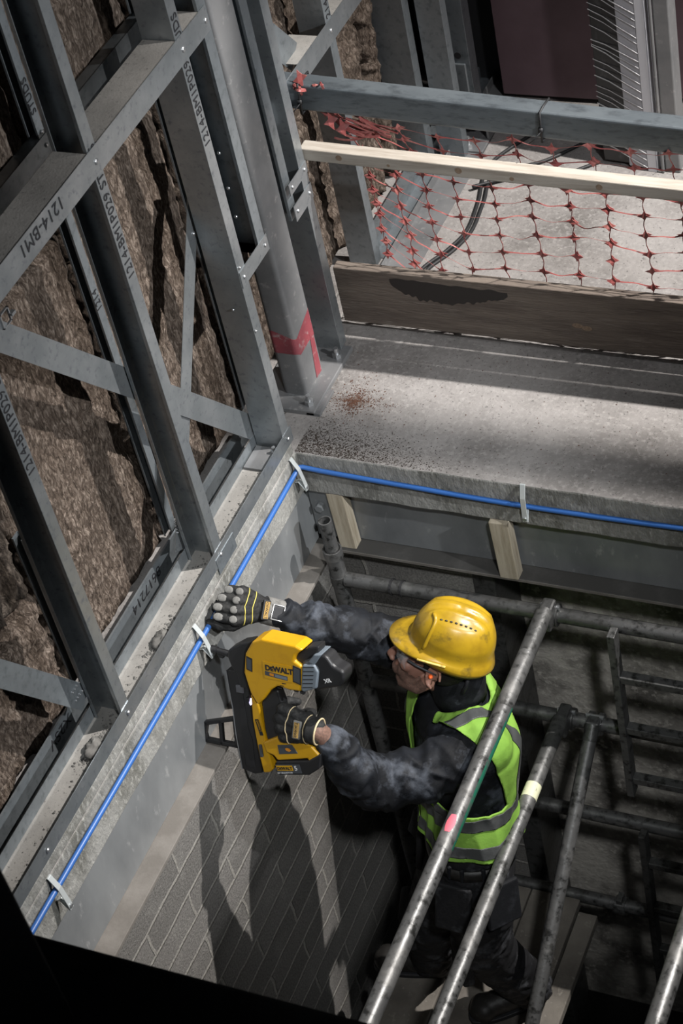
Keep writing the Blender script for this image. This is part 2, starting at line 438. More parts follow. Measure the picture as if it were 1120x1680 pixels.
# ---------------------------------------------------------------- metal stud wall
def c_section(y0, y1, x0, x1, z0, z1, lip=.011, t=.002, open_neg=True):
    """C profile standing upright: web on one side, two flanges, returned lips"""
    if open_neg:   # opening faces -y, web at y1
        P = [(x1,y0),(x1,y1),(x0,y1),(x0,y0),(x0+lip,y0),(x0+lip,y0+t),(x0+t,y0+t),(x0+t,y1-t),(x1-t,y1-t),(x1-t,y0+t),(x1-lip,y0+t),(x1-lip,y0)]
    else:
        P = [(x1,y1),(x1,y0),(x0,y0),(x0,y1),(x0+lip,y1),(x0+lip,y1-t),(x0+t,y1-t),(x0+t,y0+t),(x1-t,y0+t),(x1-t,y1-t),(x1-lip,y1-t),(x1-lip,y1)]
    return B().prism(P, lambda x,y: (x,y,z0), lambda x,y: (x,y,z1))

def screw(parent, p, n, r=.0075):
    p = V(p); n = V(n)
    b = B(); b.tube([p, p+n*.0015, p+n*.004], [r, r*.95, r*.55], 12)
    obj('screw', b, MT['zinc'], parent, smooth='auto')

GS = 'galvanised studs of the wall frame'
def stud(y0, y1, x0, x1, z0, z1, lab, open_neg=True, m='galv'):
    o = obj('wall_stud', c_section(y0,y1,x0,x1,z0,z1,open_neg=open_neg), MT[m], bevel=.0028, seg=3)
    return tag(o, lab, 'stud', GS)
UPZ, LFT = (0,0,1), (0,-1,0)
s1 = stud(-1.166,-1.125,-.1,0,.0495,3.2,'galvanised stud at the lower left, foot beside the black post')
text('marking','1214-BM1P029 STUDS',.042,(.0012,-1.133,.98),(0,0,1),(0,-1,0),MT['ink'],s1)
s2 = stud(-.548,-.505,-.1,0,.0495,3.2,'long galvanised stud in the middle of the left wall, covered in upside-down writing')
text('marking','1214-BM1P029 STUDS',.042,(.0012,-.512,1.10),(0,0,1),(0,-1,0),MT['ink'],s2)
s3 = stud(-.042,.002,-.1,0,.0495,3.2,'galvanised stud whose foot stands at the slab corner', open_neg=False)
text('marking','1214-BM1P029 STUDS',.042,(.0012,-.006,1.16),(0,0,1),(0,-1,0),MT['ink'],s3)
for p in ((.001,-.03,.75),(.001,-.035,.52),(-.05,-.0435,.6)): screw(s3, p, (1,0,0) if p[0]>0 else (0,-1,0), .005)
s3b = stud(.10,.145,-.1,0,.70,3.2,'short galvanised stud ending halfway up, left of the steel column', m='galv2')
for z in (1.05,.93,.83): screw(s3b,(-.05,.099,z),(0,-1,0),.006)
s4a = stud(.388,.43,-.12,-.045,.60,3.2,'narrow galvanised stud against the right side of the steel column', m='galv2')
s4 = stud(.475,.52,-.13,-.03,.019,3.2,'galvanised stud carrying the left end of the muddy toe board', open_neg=False)
s5 = stud(.93,.975,-.185,-.085,.004,3.2,'galvanised stud beyond the toe board, right of the netting knot', open_neg=False, m='galv2')
text('marking','SL1214',.04,(-.0838,.968,.90),(0,0,1),(0,-1,0),MT['ink'],s5)
s6 = stud(1.53,1.58,-.24,-.11,.004,3.2,'dull wide stud behind the box rail, next to the broken wool', open_neg=False, m='galv2')
s7 = stud(1.585,1.63,-.09,.005,.004,3.2,'dark stud behind the box rail, left of the slotted post', open_neg=False, m='galv2')
# ----- track on the slab edge
t = thing('floor_track', (-.05,-1.5,0), 'galvanised floor track along the slab edge, holding the stud feet', 'track')
obj('front_flange', B().box((.0,-3.0,.047),(.0022,.012,.104)), MT['galv'], t)
obj('back_flange', B().box((-.104,-3.0,.049),(-.102,.012,.094)), MT['galv2'], t)
obj('base', B().box((-.104,-3.0,.0465),(.0,.0,.0485)), MT['dust'], t, label='track base strewn with pale mortar dust')
obj('lap_plate', B().box((.0022,-.56,.022),(.0042,-.44,.08)), MT['galv2'], t)
for y in (-1.145,-.527,-.02,-1.62): screw(t,(.0042,y,.076),(1,0,0))
t = thing('shim_plate', (-.06,-.1,.0487), 'pale square plate lying in the floor track at the corner stud', 'plate')
obj('plate', B().box((-.098,-.15,.0487),(-.012,-.05,.058)), MT['column'], t, bevel=.001)
b=B(); b.tube([(-.025,-.07,.058),(-.025,-.07,.069)],.011,6); b.tube([(-.025,-.07,.069),(-.025,-.07,.082)],.006,10)
obj('bolt', b, MT['zinc'], t)
# ----- track at the back of the insulation gap
o = obj('rear_track', B().box((-.178,-2.6,.0),(-.172,.05,.083)), MT['galv2'])
tag(o,'dark rear track at the foot of the wool wall, lettered in black','track')
text('marking','8617214',.05,(-.1712,-.60,.068),(0,-1,0),(0,0,-1),MT['ink'],o)
text('marking','X2SV',.05,(-.1712,-1.18,.068),(0,-1,0),(0,0,-1),MT['ink'],o)
# ----- rear studs
GR = 'thin rear studs against the wool'
def rstud(y, z0, z1, lab):
    o = obj('rear_stud', c_section(y-.03,y,-.235,-.2,z0,z1,lip=.006), MT['galv2'])
    return tag(o, lab, 'stud', GR)
r1 = rstud(-.425,.03,3.0,'thin rear stud with black writing, behind the long marked stud')
text('marking','1214',.034,(-.1985,-.432,.90),(0,0,1),(0,-1,0),MT['ink'],r1)
text('marking','STUDS',.034,(-.1985,-.432,1.53),(0,0,1),(0,-1,0),MT['ink'],r1)
for z in (1.475,1.435): screw(r1,(-.197,-.44,z),(1,0,0),.006)
rstud(-1.03,.03,.62,'short thin rear stud low at the left, behind the foot of the lower left stud')
rstud(.16,.03,3.0,'thin rear stud half hidden behind the slab-corner stud')
# ----- noggins: a front strap, dusty channel webs between the studs
def noggin(y0, y1, z, spans, lab, depth=.1, h=.075, x=.0035):
    t = thing('noggin_channel', (x,(y0+y1)/2,z-h), lab, 'noggin', 'noggin channels of the wall frame')
    obj('front_strap', B().box((x-.0018,y0,z-h),(x,y1,z)), MT['galv'], t)
    for a, c in spans:
        b = B().box((x-depth,a,z-.004),(x-.002,c,z-.001)); b.box((x-depth,a,z-.06),(x-depth+.002,c,z-.004))
        obj('channel_web', b, MT['dust'], t, label='channel web coated in grey dust')
    return t
n1 = noggin(-3.0,.135,1.503,[(-1.9,-1.168),(-1.12,-.552),(-.50,-.045),(.005,.098)],'long horizontal noggin channel crossing the upper left studs, dusty on top')
text('marking','1214-BM1',.05,(.0045,-.70,1.49),(0,-1,0),(0,0,-1),MT['ink'],n1)
for y in (-.527,-.02,.122): screw(n1,(.0035,y,1.463),(1,0,0),.009)
n2 = noggin(.44,1.50,.955,[(.70,.86),(.98,1.4)],'short noggin channel above the left end of the box rail', x=-.082)
text('marking','NG2',.05,(-.081,1.28,.935),(0,-1,0),(0,0,-1),MT['ink'],n2)
screw(n2,(-.082,.95,.918),(1,0,0),.008)
o = obj('rear_noggin', B().box((-.202,-2.2,1.405),(-.198,.2,1.462)).box((-.235,-2.2,1.459),(-.2,.2,1.462)), MT['galv2'])
tag(o,'rear noggin strip behind the upper left studs, against the wool','noggin')
# ----- clips between stud pairs
def clip(y0,y1,z,lab,h=.055,x=.0):
    t = thing('joining_strap',(x,(y0+y1)/2,z-h),lab,'strap','short joining straps between stud pairs')
    obj('strap',B().box((x+.0005,y0,z-h),(x+.003,y1,z)),MT['galv'],t)
    for y in (y0+.02,y1-.02): screw(t,(x+.003,y,z-h/2),(1,0,0),.007)
clip(-.04,.15,.738,'short joining strap from the slab-corner stud to the cut-off stud')
clip(.388,.52,.655,'short joining strap right of the column, lower of the pair',x=-.03)
clip(.388,.52,.735,'short joining strap right of the column, upper of the pair',.04,x=-.03)
# ----- flat diagonal braces on the back of the studs
def brace(p0, p1, w, x, lab, m='galv'):
    (y0,z0),(y1,z1) = p0,p1
    d = V((0,y1-y0,z1-z0)).normalized(); n = V((0,-d.z,d.y))*w/2
    b = B()
    a = [V((x,y0,z0))-n,V((x,y1,z1))-n,V((x,y1,z1))+n,V((x,y0,z0))+n]
    b.add(a+[p+V((.002,0,0)) for p in a],[(0,1,2,3),(7,6,5,4),(0,4,5,1),(1,5,6,2),(2,6,7,3),(3,7,4,0)])
    o = obj('diagonal_brace', b, MT[m]); tag(o, lab, 'brace', 'flat diagonal braces'); return o
b1 = brace((-1.30,1.66),(-.02,.10),.075,-.106,'wide flat diagonal brace with a small square buckle, crossing behind the long stud')
# buckle
b=B()
for a,c in (((-.104,-.945,1.255),(-.098,-.905,1.258)),((-.104,-.945,1.295),(-.098,-.905,1.298)),((-.104,-.945,1.255),(-.098,-.941,1.298)),((-.104,-.909,1.255),(-.098,-.905,1.298)),((-.1,-.912,1.272),(-.088,-.895,1.280))): b.box(a,c)
obj('buckle', b, MT['zinc'], b1)
b2 = brace((-1.60,.80),(-1.165,.13),.072,-.106,'dull flat brace ending at the foot of the lower left stud','galv2')
for z in (.20,.165):
    for k in range(4): screw(b2,(-.104,-1.205+.012*k,z),(1,0,0),.0035)
b3 = brace((-.56,.10),(.06,1.05),.062,-.112,'flat diagonal brace leaning the other way, behind the slab-corner stud')
screw(b3,(-.11,-.045,.87),(1,0,0),.007)
for k in range(8): screw(b3,(-.11,-.545+.010*(k%2),.16+.014*(k//2)),(1,0,0),.0035)
b4 = brace((.25,1.56),(.76,.94),.09,-.125,'flat diagonal brace at the top, right of the steel column','galv2')
# ----- steel column with base plate
t = thing('steel_column',(-.10,.32,0),'scuffed square steel column with a red painted band near its base','column')
def rsq(x0,x1,y0,y1,r,n=5):
    P=[]
    for cx,cy,a in ((x1-r,y1-r,0),(x0+r,y1-r,90),(x0+r,y0+r,180),(x1-r,y0+r,270)):
        for k in range(n+1):
            q=math.radians(a+90*k/n); P.append((cx+r*math.cos(q),cy+r*math.sin(q)))
    return P
P=rsq(-.138,-.05,.24,.375,.016)
obj('shaft',B().prism(P,lambda x,y:(x,y,.018),lambda x,y:(x,y,3.2)),MT['column'],t,smooth='auto')
Q=rsq(-.1388,-.0492,.2392,.3758,.0165)
obj('painted_band',B().prism(Q,lambda x,y:(x,y,.17+.02*math.sin(y*60)),lambda x,y:(x,y,.262+.02*math.sin(y*25+x*40))),MT['redpaint'],t,label='scuffed red painted band')
b=B(); b.add([(-.0488,.315,.03),(-.0488,.355,.03),(-.0488,.359,.2),(-.0488,.335,.2)],[(0,1,2,3)])
b.add([(-.0500,.315,.03),(-.0500,.355,.03),(-.0500,.359,.2),(-.0500,.335,.2)],[(3,2,1,0)])
obj('painted_streak',b,MT['redpaint'],t,label='red paint run')
obj('base_plate',B().box((-.22,.17,.0),(.0,.50,.018)),MT['column'],t,bevel=.003)
for (x,y) in ((-.03,.44),(-.03,.205),(-.19,.205)):
    b=B(); b.tube([(x,y,.018),(x,y,.034)],.016,6); b.tube([(x,y,.034),(x,y,.055)],.008,10); obj('anchor_bolt',b,MT['zinc'],t)
o=obj('shim_plate',B().box((-.03,.17,.0),(.018,.29,.012)),MT['column'],bevel=.001); tag(o,'flat steel shim sticking out beside the column base plate','plate')
# ----- slotted post far right top
t = thing('slotted_post',(.0,1.75,0),'dark slotted steel post on a bolted foot, left of the purple boards','post')
P=[(-.075,1.70),(.03,1.70),(.03,1.76),(.026,1.76),(.026,1.704),(-.071,1.704),(-.071,1.76),(-.075,1.76)]
obj('channel',B().prism(P,lambda x,y:(x,y,.07),lambda x,y:(x,y,3.)),MT['galv2'],t,bevel=.001)
obj('inner_channel',B().prism([(-.06,1.690),(.015,1.690),(.015,1.70),(-.06,1.70)],lambda x,y:(x,y,.075),lambda x,y:(x,y,.33)),MT['galv2'],t,bevel=.004)
b=B()
for z in (.30,.285,.27,.255,.24,.225): b.tube([(-.04,1.688,z),(-.04,1.6905,z)],.004,8)
b.tube([(-.022,1.688,.19),(-.022,1.6905,.19)],.009,10); b.tube([(-.008,1.688,.135),(-.008,1.6905,.135)],.009,10); b.tube([(-.012,1.6975,.36),(-.012,1.701,.36)],.013,12)
obj('slot_hole',b,MT['black'],t,label='row of black holes')
obj('foot_plate',B().box((-.10,1.62,0),(.06,1.80,.012)).box((-.10,1.70,.012),(-.09,1.80,.08)).box((.05,1.70,.012),(.06,1.80,.08)),MT['column'],t,bevel=.002)
b=B(); b.tube([(.0,1.645,.012),(.0,1.645,.026)],.014,6); b.tube([(0,1.645,.026),(0,1.645,.055)],.007,10); obj('anchor_bolt',b,MT['zinc'],t)

# ---------------------------------------------------------------- mineral wool boards
def wool_board(y0,y1,z0,z1,m,lab,amp=.008,rag=.012,x=-.242,th=.1,seed=0):
    b=B(); ny=max(4,int((y1-y0)/.014)); nz=max(4,int((z1-z0)/.014)); vs=[]; fs=[]
    for j in range(nz+1):
        for i in range(ny+1):
            u=i/ny; w=j/nz
            y=y0+(y1-y0)*u; z=z0+(z1-z0)*w
            e=min(u*(y1-y0),(1-u)*(y1-y0),w*(z1-z0),(1-w)*(z1-z0))
            p=V((seed*3.1,y*7,z*7))
            dx=amp*noise.fractal(p*1.0,1,2,4)+amp*.8*noise.fractal(p*5,1,2,3)-.03*max(0,1-e/.03)**2
            if m=='wool2': dx+=.012*math.sin((y*2.2-z*.9)*40+4*noise.noise(p*1.3))+.03*noise.noise(p*.5)
            edge=1 if e<.02 else 0
            y+=edge*rag*noise.noise(p*4+V((0,0,9))); z+=edge*rag*noise.noise(p*4+V((5,0,2)))
            vs.append((x+dx,y,z))
    N=len(vs)
    for j in range(nz):
        for i in range(ny):
            a=j*(ny+1)+i; fs.append((a,a+1,a+ny+2,a+ny+1))
    rim=[i for i in range(ny+1)]+[j*(ny+1)+ny for j in range(1,nz+1)]+[nz*(ny+1)+i for i in range(ny-1,-1,-1)]+[j*(ny+1) for j in range(nz-1,0,-1)]
    back=[]
    for r in rim:
        back.append(len(vs)); q=vs[r]; vs.append((x-th,q[1],q[2]))
    k=len(rim)
    for i in range(k): fs.append((rim[(i+1)%k],rim[i],back[i],back[(i+1)%k]))
    fs.append(tuple(back))
    b.add(vs,fs)
    o=obj('insulation_board',b,MT[m],smooth=True)
    return tag(o,lab,'insulation','mineral wool boards')
wool_board(-1.045,-.45,.0,1.165,'wool','large brown wool board between the lower left stud and the long marked stud',seed=1)
wool_board(-.435,.135,-.0,1.185,'wool','brown wool board behind the slab-corner stud',seed=2)
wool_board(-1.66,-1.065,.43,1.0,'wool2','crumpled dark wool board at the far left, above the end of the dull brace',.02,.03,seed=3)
wool_board(-1.66,-1.065,-.0,.40,'wool','ragged wool piece low at the far left, below the dull brace',.015,.03,x=-.225,seed=9)
wool_board(-.90,-.455,1.20,2.4,'wool','brown wool board at the top left corner',seed=4)
wool_board(-.43,.135,1.215,2.4,'wool','split brown wool board at the top, above the rear noggin',seed=5)
wool_board(.16,.585,-.0,1.5,'wool','wool board in shadow behind the steel column',seed=6)
wool_board(.61,1.075,-.0,1.6,'wool','torn wool board right of the netting knot',.018,.02,seed=7)
wool_board(1.11,1.385,-.0,1.4,'wool','broken wool board above the box rail, next to the dull wide stud',.025,.03,x=-.21,seed=8)
wool_board(1.43,1.50,.0,1.4,'wool','narrow sliver of wool beside the dull wide stud',.015,.03,x=-.20,seed=11)
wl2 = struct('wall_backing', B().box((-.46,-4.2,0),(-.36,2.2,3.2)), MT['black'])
# ---------------------------------------------------------------- edge protection along the far side of the opening
# galvanised box rail, timber mid rail, muddy toe board (all run along x at y about .6)
def bar(x0,x1,y0,y1,zl,zr,h,droop=0):
    b=B(); b.add([(x0,y0,zl-h),(x1,y0,zr-h),(x1,y1,zr-h),(x0,y1,zl-h),(x0,y0,zl),(x1,y0,zr),(x1,y1,zr),(x0,y1,zl)],
                 [(0,3,2,1),(4,5,6,7),(0,1,5,4),(1,2,6,5),(2,3,7,6),(3,0,4,7)]); return b
t = thing('box_rail',(.6,.62,.80),'galvanised steel box rail along the top of the edge barrier','rail')
obj('rail',bar(-.145,3.0,.60,.665,.955,.79,.092),MT['galvblue'],t,bevel=.008,seg=3)
def tie(x,z,parent):
    b=B(); ty=.001
    pts=[(x,.596,z-.1),(x+.002,.595,z-.04),(x+.004,.596,z+.002),(x+.006,.63,z+.004),(x+.008,.668,z+.002),(x+.006,.669,z-.096),(x,.596,z-.1)]
    b.tube(pts,.0035,6); b.box((x-.006,.590,z-.065),(x+.008,.597,z-.05))
    b.tube([(x+.003,.592,z-.06),(x-.02,.58,z-.085),(x-.035,.585,z-.10)],.002,6)
    o=obj('cable_tie',b,MT['black'],smooth=True); return o
def railz(x): return .955-(x+.145)/3.145*.165
tag(tie(-.045,railz(-.045),None),'black cable tie holding the netting to the left end of the box rail','cable tie','cable ties on the box rail')
tag(tie(.715,railz(.715),None),'black cable tie round the box rail to the right of its middle','cable tie','cable ties on the box rail')
t = thing('timber_rail',(.6,.62,.64),'pale sawn timber mid rail with knots, in front of the netting','rail')
obj('timber',bar(-.045,3.0,.525,.573,.772,.672,.042),MT['wood'],t,bevel=.003)
for x,dz,r in ((.085,-.019,.010),(.245,-.027,.005),(.47,-.017,.011),(.635,-.026,.007),(.90,-.021,.010)):
    z=.772-(x+.045)/3.045*.10+dz
    b=B(); b.tube([(x,.5245,z),(x,.5262,z)],r,12); obj('knot',b,MT['knot'],t,label='dark knot')
t = thing('toe_board',(.6,.62,.03),'wide weathered scaffold board on edge as toe board, with a black damp stain','board')
obj('board',B().box((-.066,.60,.036),(3.,.638,.258)),MT['board'],t,bevel=.003)
# damp stain with ragged outline, a thin film on the face
top=[];bot=[]
for i in range(121):
    x=.13+.40*i/120
    top.append((x,.239-.01*noise.noise(V((x*20,1,0)))-.012*(i/120)))
    d=.012+.085*max(0,math.sin(PI*min(1,(i/120)**.75)))**.8
    bot.append((x+.004*noise.noise(V((x*60,2,0))),top[-1][1]-d*(.8+.35*noise.noise(V((x*9,7,0)))+.28*noise.noise(V((x*55,3,0))))-.002))
P=top+bot[::-1]
obj('stain',B().prism(P,lambda a,z:(a,.5992,z),lambda a,z:(a,.6005,z)),MT['stain'],t,label='black damp stain')
for (x,z) in ((.75,.125),(.78,.118)):
    b=B(); b.ell((x,.5995,z),(.018,.0012,.010),nu=10,nv=6); obj('knot',b,MT['knot'],t,label='dark knot')

# ----- barrier netting hanging behind the mid rail
def netting():
    b=B(); dx=.118; dz=.066
    xs=[.03+dx*i for i in range(13)]
    def node(i,j):
        x=xs[i]; z=.80-j*dz
        s=max(0,1-i/2.6)
        k=noise.noise(V((i*1.3,j*.7,0)))
        y=.600+.06*min(1,max(0,(.80-z)/.22))+.012*k*min(1,j/2)+.010*math.sin(i*1.1+j*.3)*min(1,j/3)+.02*s
        z+=.022*noise.noise(V((i*.9,j*.25,4)))
        x+=.012*noise.noise(V((i*.7,j*.45,8)))+.006*j*.3
        if s>0:
            # gathered towards the tie at the left end of the box rail
            z=z+(.86-z)*s*(.75 if j<3 else .25); x=x+s*.05*(1 if j>2 else -.2)
        return V((x,y,max(z,.02)))
    nj=12
    N={(i,j):node(i,j) for i in range(13) for j in range(nj)}
    th=.0012
    def ribbon(pts,w,nrm):
        L=[];R=[]
        for k,p in enumerate(pts):
            t=(pts[min(k+1,len(pts)-1)]-pts[max(k-1,0)]).normalized()
            n=nrm[k] if isinstance(nrm,list) else nrm
            s=t.cross(n).normalized()*(w[k] if isinstance(w,list) else w)/2
            L.append(p+s);R.append(p-s)
        m=len(pts); n0=V((0,th,0))
        vs=L+R+[q+n0 for q in L]+[q+n0 for q in R]
        fs=[]
        for k in range(m-1):
            fs+=[(k,k+1,m+k+1,m+k),(2*m+k,3*m+k,3*m+k+1,2*m+k+1),(k,2*m+k,2*m+k+1,k+1),(m+k,m+k+1,3*m+k+1,3*m+k)]
        b.add(vs,fs)
    for (i,j),p in N.items():
        # four-pointed node
        r=.0165; q=.0065; a0=.3*noise.noise(V((i*2.,j*2.,3)))
        vs=[];
        for k in range(8):
            a=PI/4*k+a0; rad=r if k%2==0 else q*1.25
            if k in(0,4): rad*=1.25
            vs.append(p+V((math.cos(a)*rad,.006*math.sin(a*1+i),math.sin(a)*rad*1.05)))
        vs2=[v+V((0,th,0)) for v in vs]
        b.add(vs+vs2,[tuple(range(8)),tuple(range(15,7,-1))]+[(k,8+k,8+(k+1)%8,(k+1)%8) for k in range(8)])
        if i<12 and not (i in(6,7) and j in(7,)) :
            e=N[(i+1,j)]; pts=[];nr=[];w=[]
            sag=.012*noise.noise(V((i*3.1,j*1.7,5)))-.004
            for k in range(13):
                u=k/12
                q2=p.lerp(e,u)+V((0,.012*math.sin(u*PI)*noise.noise(V((i*1.7,j*2.3,1))),sag*math.sin(u*PI)*(1+.6*math.sin(u*7+i))))
                pts.append(q2); tw=1.0*math.sin(u*PI)*(1 if (i+j)%2 else -.8)
                nr.append(V((0,-math.cos(tw),math.sin(tw)))); w.append(.0027+.010*(2*abs(u-.5))**5)
            ribbon(pts,w,nr)
        if j<nj-1:
            e=N[(i,j+1)]; pts=[];w=[]
            for k in range(7):
                u=k/6; pts.append(p.lerp(e,u)+V((.003*math.sin(u*PI*2+i),0,0))); w.append(.0025+.011*(2*abs(u-.5))**4)
            ribbon(pts,w,V((0,-1,0)))
    # gathered tails looped over the box rail at the left end
    random.seed(3)
    for k in range(9):
        x0=-.06+.012*k
        pts=[V((x0+.03*math.sin(u*3+k),.672-.085*math.sin(u*PI*.95)+.01*k*.3, .86+.11*math.sin(u*PI*.9)-.05*u+.012*math.sin(k*2+u*6))) for u in [i/12 for i in range(13)]]
        if k in (1,4,6):
            pts=[p+V((.0,-.012,.012)) for p in pts]
        ribbon(pts,.007,V((.3,-.8,.5)).normalized())
    for k in range(16):
        u0=random.random(); x0=.0+.16*u0; z0=.86-.1*random.random()
        a=V((x0,.595+.03*random.random(),z0)); c=V((x0+.05+.1*random.random(),.585+.03*random.random(),.775+.03*random.random()))
        md=a.lerp(c,.5)+V((.01,.02*random.random()-.02,-.03*random.random()))
        pts=[a*(1-u)**2+md*2*u*(1-u)+c*u*u for u in [i/8 for i in range(9)]]
        ribbon(pts,.006,V((random.random()-.5,-.8,.4)).normalized())
    for (x,z) in ((.05,.835),(.085,.815),(-.035,.965)):
        p=V((x,.588 if z<.9 else .61,z)); vs=[]
        for k in range(8):
            a=PI/4*k+.4; rad=.026 if k%2==0 else .011
            vs.append(p+V((math.cos(a)*rad,.01*math.sin(a),math.sin(a)*rad)))
        b.add(vs+[v+V((0,th,0)) for v in vs],[tuple(range(8)),tuple(range(15,7,-1))]+[(k,8+k,8+(k+1)%8,(k+1)%8) for k in range(8)])
    # loose vertical strand at the far right
    pts=[V((1.235+.02*math.sin(u*5),.668,.66-.55*u)) for u in [i/14 for i in range(15)]]
    ribbon(pts,.012,V((0,-1,0)))
    return b
nt_=obj('barrier_netting',netting(),MT['net'])
tag(nt_,'orange plastic barrier netting strung behind the timber rail and tied to the box rail','netting')

# ----- steel strips and black cables on the slab behind the barrier
o=obj('floor_strip',B().box((-.165,.98,.0),(-.115,4.2,.05)).box((-.115,.98,.0),(-.06,4.2,.004)),MT['galv2']); tag(o,'steel strip along the foot of the far studs','strip')
o=obj('floor_angle',B().box((-.055,.72,.0),(-.05,4.2,.035)).box((-.05,.72,.0),(.06,4.2,.004)),MT['column']); tag(o,'pale flat steel angle on the slab behind the toe board, beside the black cables','angle')
def floor_cable(pts,lab,r=.006):
    P=[]
    n=len(pts)
    for i in range(n-1):
        p0=V(pts[max(i-1,0)]);p1=V(pts[i]);p2=V(pts[i+1]);p3=V(pts[min(i+2,n-1)])
        for k in range(8):
            t=k/8; P.append(.5*((2*p1)+(-p0+p2)*t+(2*p0-5*p1+4*p2-p3)*t*t+(-p0+3*p1-3*p2+p3)*t**3))
    P.append(V(pts[-1]))
    return P
for k,(pts,lab) in enumerate((
    ([(.065,.80,.007),(.08,.94,.007),(.13,1.05,.007),(.16,1.17,.007),(.145,1.33,.007),(.11,1.55,.007),(.20,1.75,.007)],'black cable on the slab, left one of the bundle beside the steel angle'),
    ([(.085,.80,.007),(.10,.94,.007),(.15,1.05,.007),(.178,1.17,.007),(.165,1.33,.007),(.15,1.50,.007),(.30,1.60,.007),(.42,1.74,.007)],'black cable on the slab, right one of the bundle beside the steel angle'),
    ([(.10,1.40,.019),(.22,1.48,.013),(.34,1.49,.007),(.50,1.62,.007)],'short black cable crossing over the bundle behind the timber rail'))):
    b=B(); b.tube(floor_cable(pts,lab),.0065,8)
    tag(obj('black_cable',b,MT['black'],smooth=True),lab,'cable','black cables on the slab')

# ---------------------------------------------------------------- things stored at the back
t=thing('film_wrapped_stack',(.62,1.75,0),'tall stack of black and pale sheets wrapped in clear stretch film','stack')
M=Matrix.Translation((.615,1.62,0)) @ Matrix.Rotation(-.10,4,'Z')
obj('black_sheets',B().box((-.10,.0,.01),(-.001,.20,2.2),M),MT['filmdark'],t,bevel=.004,label='black sheets under film')
obj('pale_sheets',B().box((.0,-.012,.01),(.070,.20,2.2),M),MT['filmpale'],t,bevel=.003,label='pale grey sheets')
obj('edge_strip',B().box((.071,-.016,.0),(.103,.2,2.2),M),mat('white edge strip',(.6,.6,.63),.5),t,bevel=.002,label='white edge strip')
random.seed(11)
for k in range(46):
    z=.03+.034*k*.9+.012*random.random(); sl=.035+.03*random.random()
    q=[M@V((-.1025,-.001,z+sl)),M@V((-.05,-.0035,z+sl*.66)),M@V((.0,-.0145,z+sl*.3)),M@V((.070,-.0165,z-.02))]
    b=B(); b.tube(q,.0011+.0009*random.random(),4); obj('film_strand',b,MT['film'],t)
o=obj('steel_post',B().box((.745,1.60,.0),(.80,1.68,2.4)).box((.733,1.59,.0),(.745,1.60,2.4)),MT['column'],bevel=.006); tag(o,'grey steel upright right of the film-wrapped stack','post')
for a,c,y,lab in ((.02,.60,1.98,'dark purple board left of the film-wrapped stack'),(.61,.885,2.02,'purple board right of the grey upright'),(.89,1.4,2.03,'purple board at the upper right corner')):
    o=obj('purple_board',B().box((a,y,.02),(c,y+.02,2.4)),MT['purple'],bevel=.002); tag(o,lab,'board','purple boards at the back')
bb=B().box((-.35,2.1,.0),(2.5,2.15,3.0)); struct('wall_rear',bb,MT['black'])

# ---------------------------------------------------------------- blue cable and its clips
P=[]
for i in range(40):
    y=-2.6+2.58*i/39; P.append(V((.012+.002*noise.noise(V((y*3,1,1))),y,-.045+.006*math.sin(y*2.2))))
P+= [V((.016,-.018,-.046)),V((.024,-.0125,-.048))]
for i in range(1,40):
    x=.03+2.0*i/39; P.append(V((x,-.012,-.050-.018*math.sin(min(1,x/1.3)*PI)-.020*max(0,x-.4)+.0)))
b=B(); b.tube(P,.0085,10); o=obj('blue_cable',b,MT['cable'],smooth=True); tag(o,'blue cable clipped along both edges of the slab','cable')
def cclip(p,lab,axis='y',tilt=0):
    """bent steel strip over the cable, nailed at its foot; p = top fixing point on the slab face"""
    t=thing('cable_clip',p,lab,'clip','steel clips holding the blue cable')
    w=.0085
    prof=[(-.002,.006),(.004,.006),(.0245,-.034),(.033,-.075),(.040,-.114),(.036,-.118),(.014,-.084),(.002,-.088),(.002,-.085),(.0155,-.080),(.0345,-.110),(.030,-.074),(.0215,-.034),(.002,.003)]
    def f(s):
        def g(a,z):
            q=V((a,s*w,z)); q=Matrix.Rotation(tilt,3,'X')@q
            if axis=='x': q=V((q.y,-q.x,q.z))
            return V(p)+q
        return g
    obj('strip',B().prism(prof,f(-1),f(1)),MT['clip'],t,bevel=.001)
    bb=B(); q=f(0)(.0385,-.104); n=V((1,0,0)) if axis=='y' else V((0,-1,0)); bb.tube([q-n*.004,q+n*.003],.0065,10); obj('nail',bb,MT['zinc'],t)
    return t
cclip((0,-1.655,-.0),'steel cable clip at the lower left end of the blue cable','y',-.05)
cclip((0,-.752,-.0),'steel cable clip the nailer is pressed against','y',-.05)
cclip((0.0,-.035,-.002),'steel cable clip in the inner corner of the slab','y',-.05)
cclip((.755,0,.0),'steel cable clip on the far slab edge, above the worker','x',.06)

# ---------------------------------------------------------------- debris
def crumbs(n,fn,r0,r1,seed):
    random.seed(seed); b=B()
    for k in range(n):
        x,y,z=fn(); r=r0+(r1-r0)*random.random()**3
        vs=[]; 
        for a in range(6):
            d=[(1,0,0),(-1,0,0),(0,1,0),(0,-1,0),(0,0,1),(0,0,-.4)][a]
            vs.append((x+d[0]*r*(.6+.7*random.random()),y+d[1]*r*(.6+.7*random.random()),z+d[2]*r*(.4+.6*random.random())))
        b.add(vs,[(0,2,4),(2,1,4),(1,3,4),(3,0,4),(2,0,5),(1,2,5),(3,1,5),(0,3,5)])
    return b
g=random.gauss
o=obj('rust_debris',crumbs(2600,lambda:(.10+.05*g(0,1)*random.random()*1.5,.262+.04*g(0,1)*random.random()*1.5,.0008),.0007,.0032,5),MT['rust']); tag(o,'patch of rusty brown crumbs on the slab beside the column foot','debris',kind='stuff')
def edge_pt():
    x=.0+abs(g(0,.20)); return (x,.004+abs(g(0,.055))*(1.3-min(1,x)),.001)
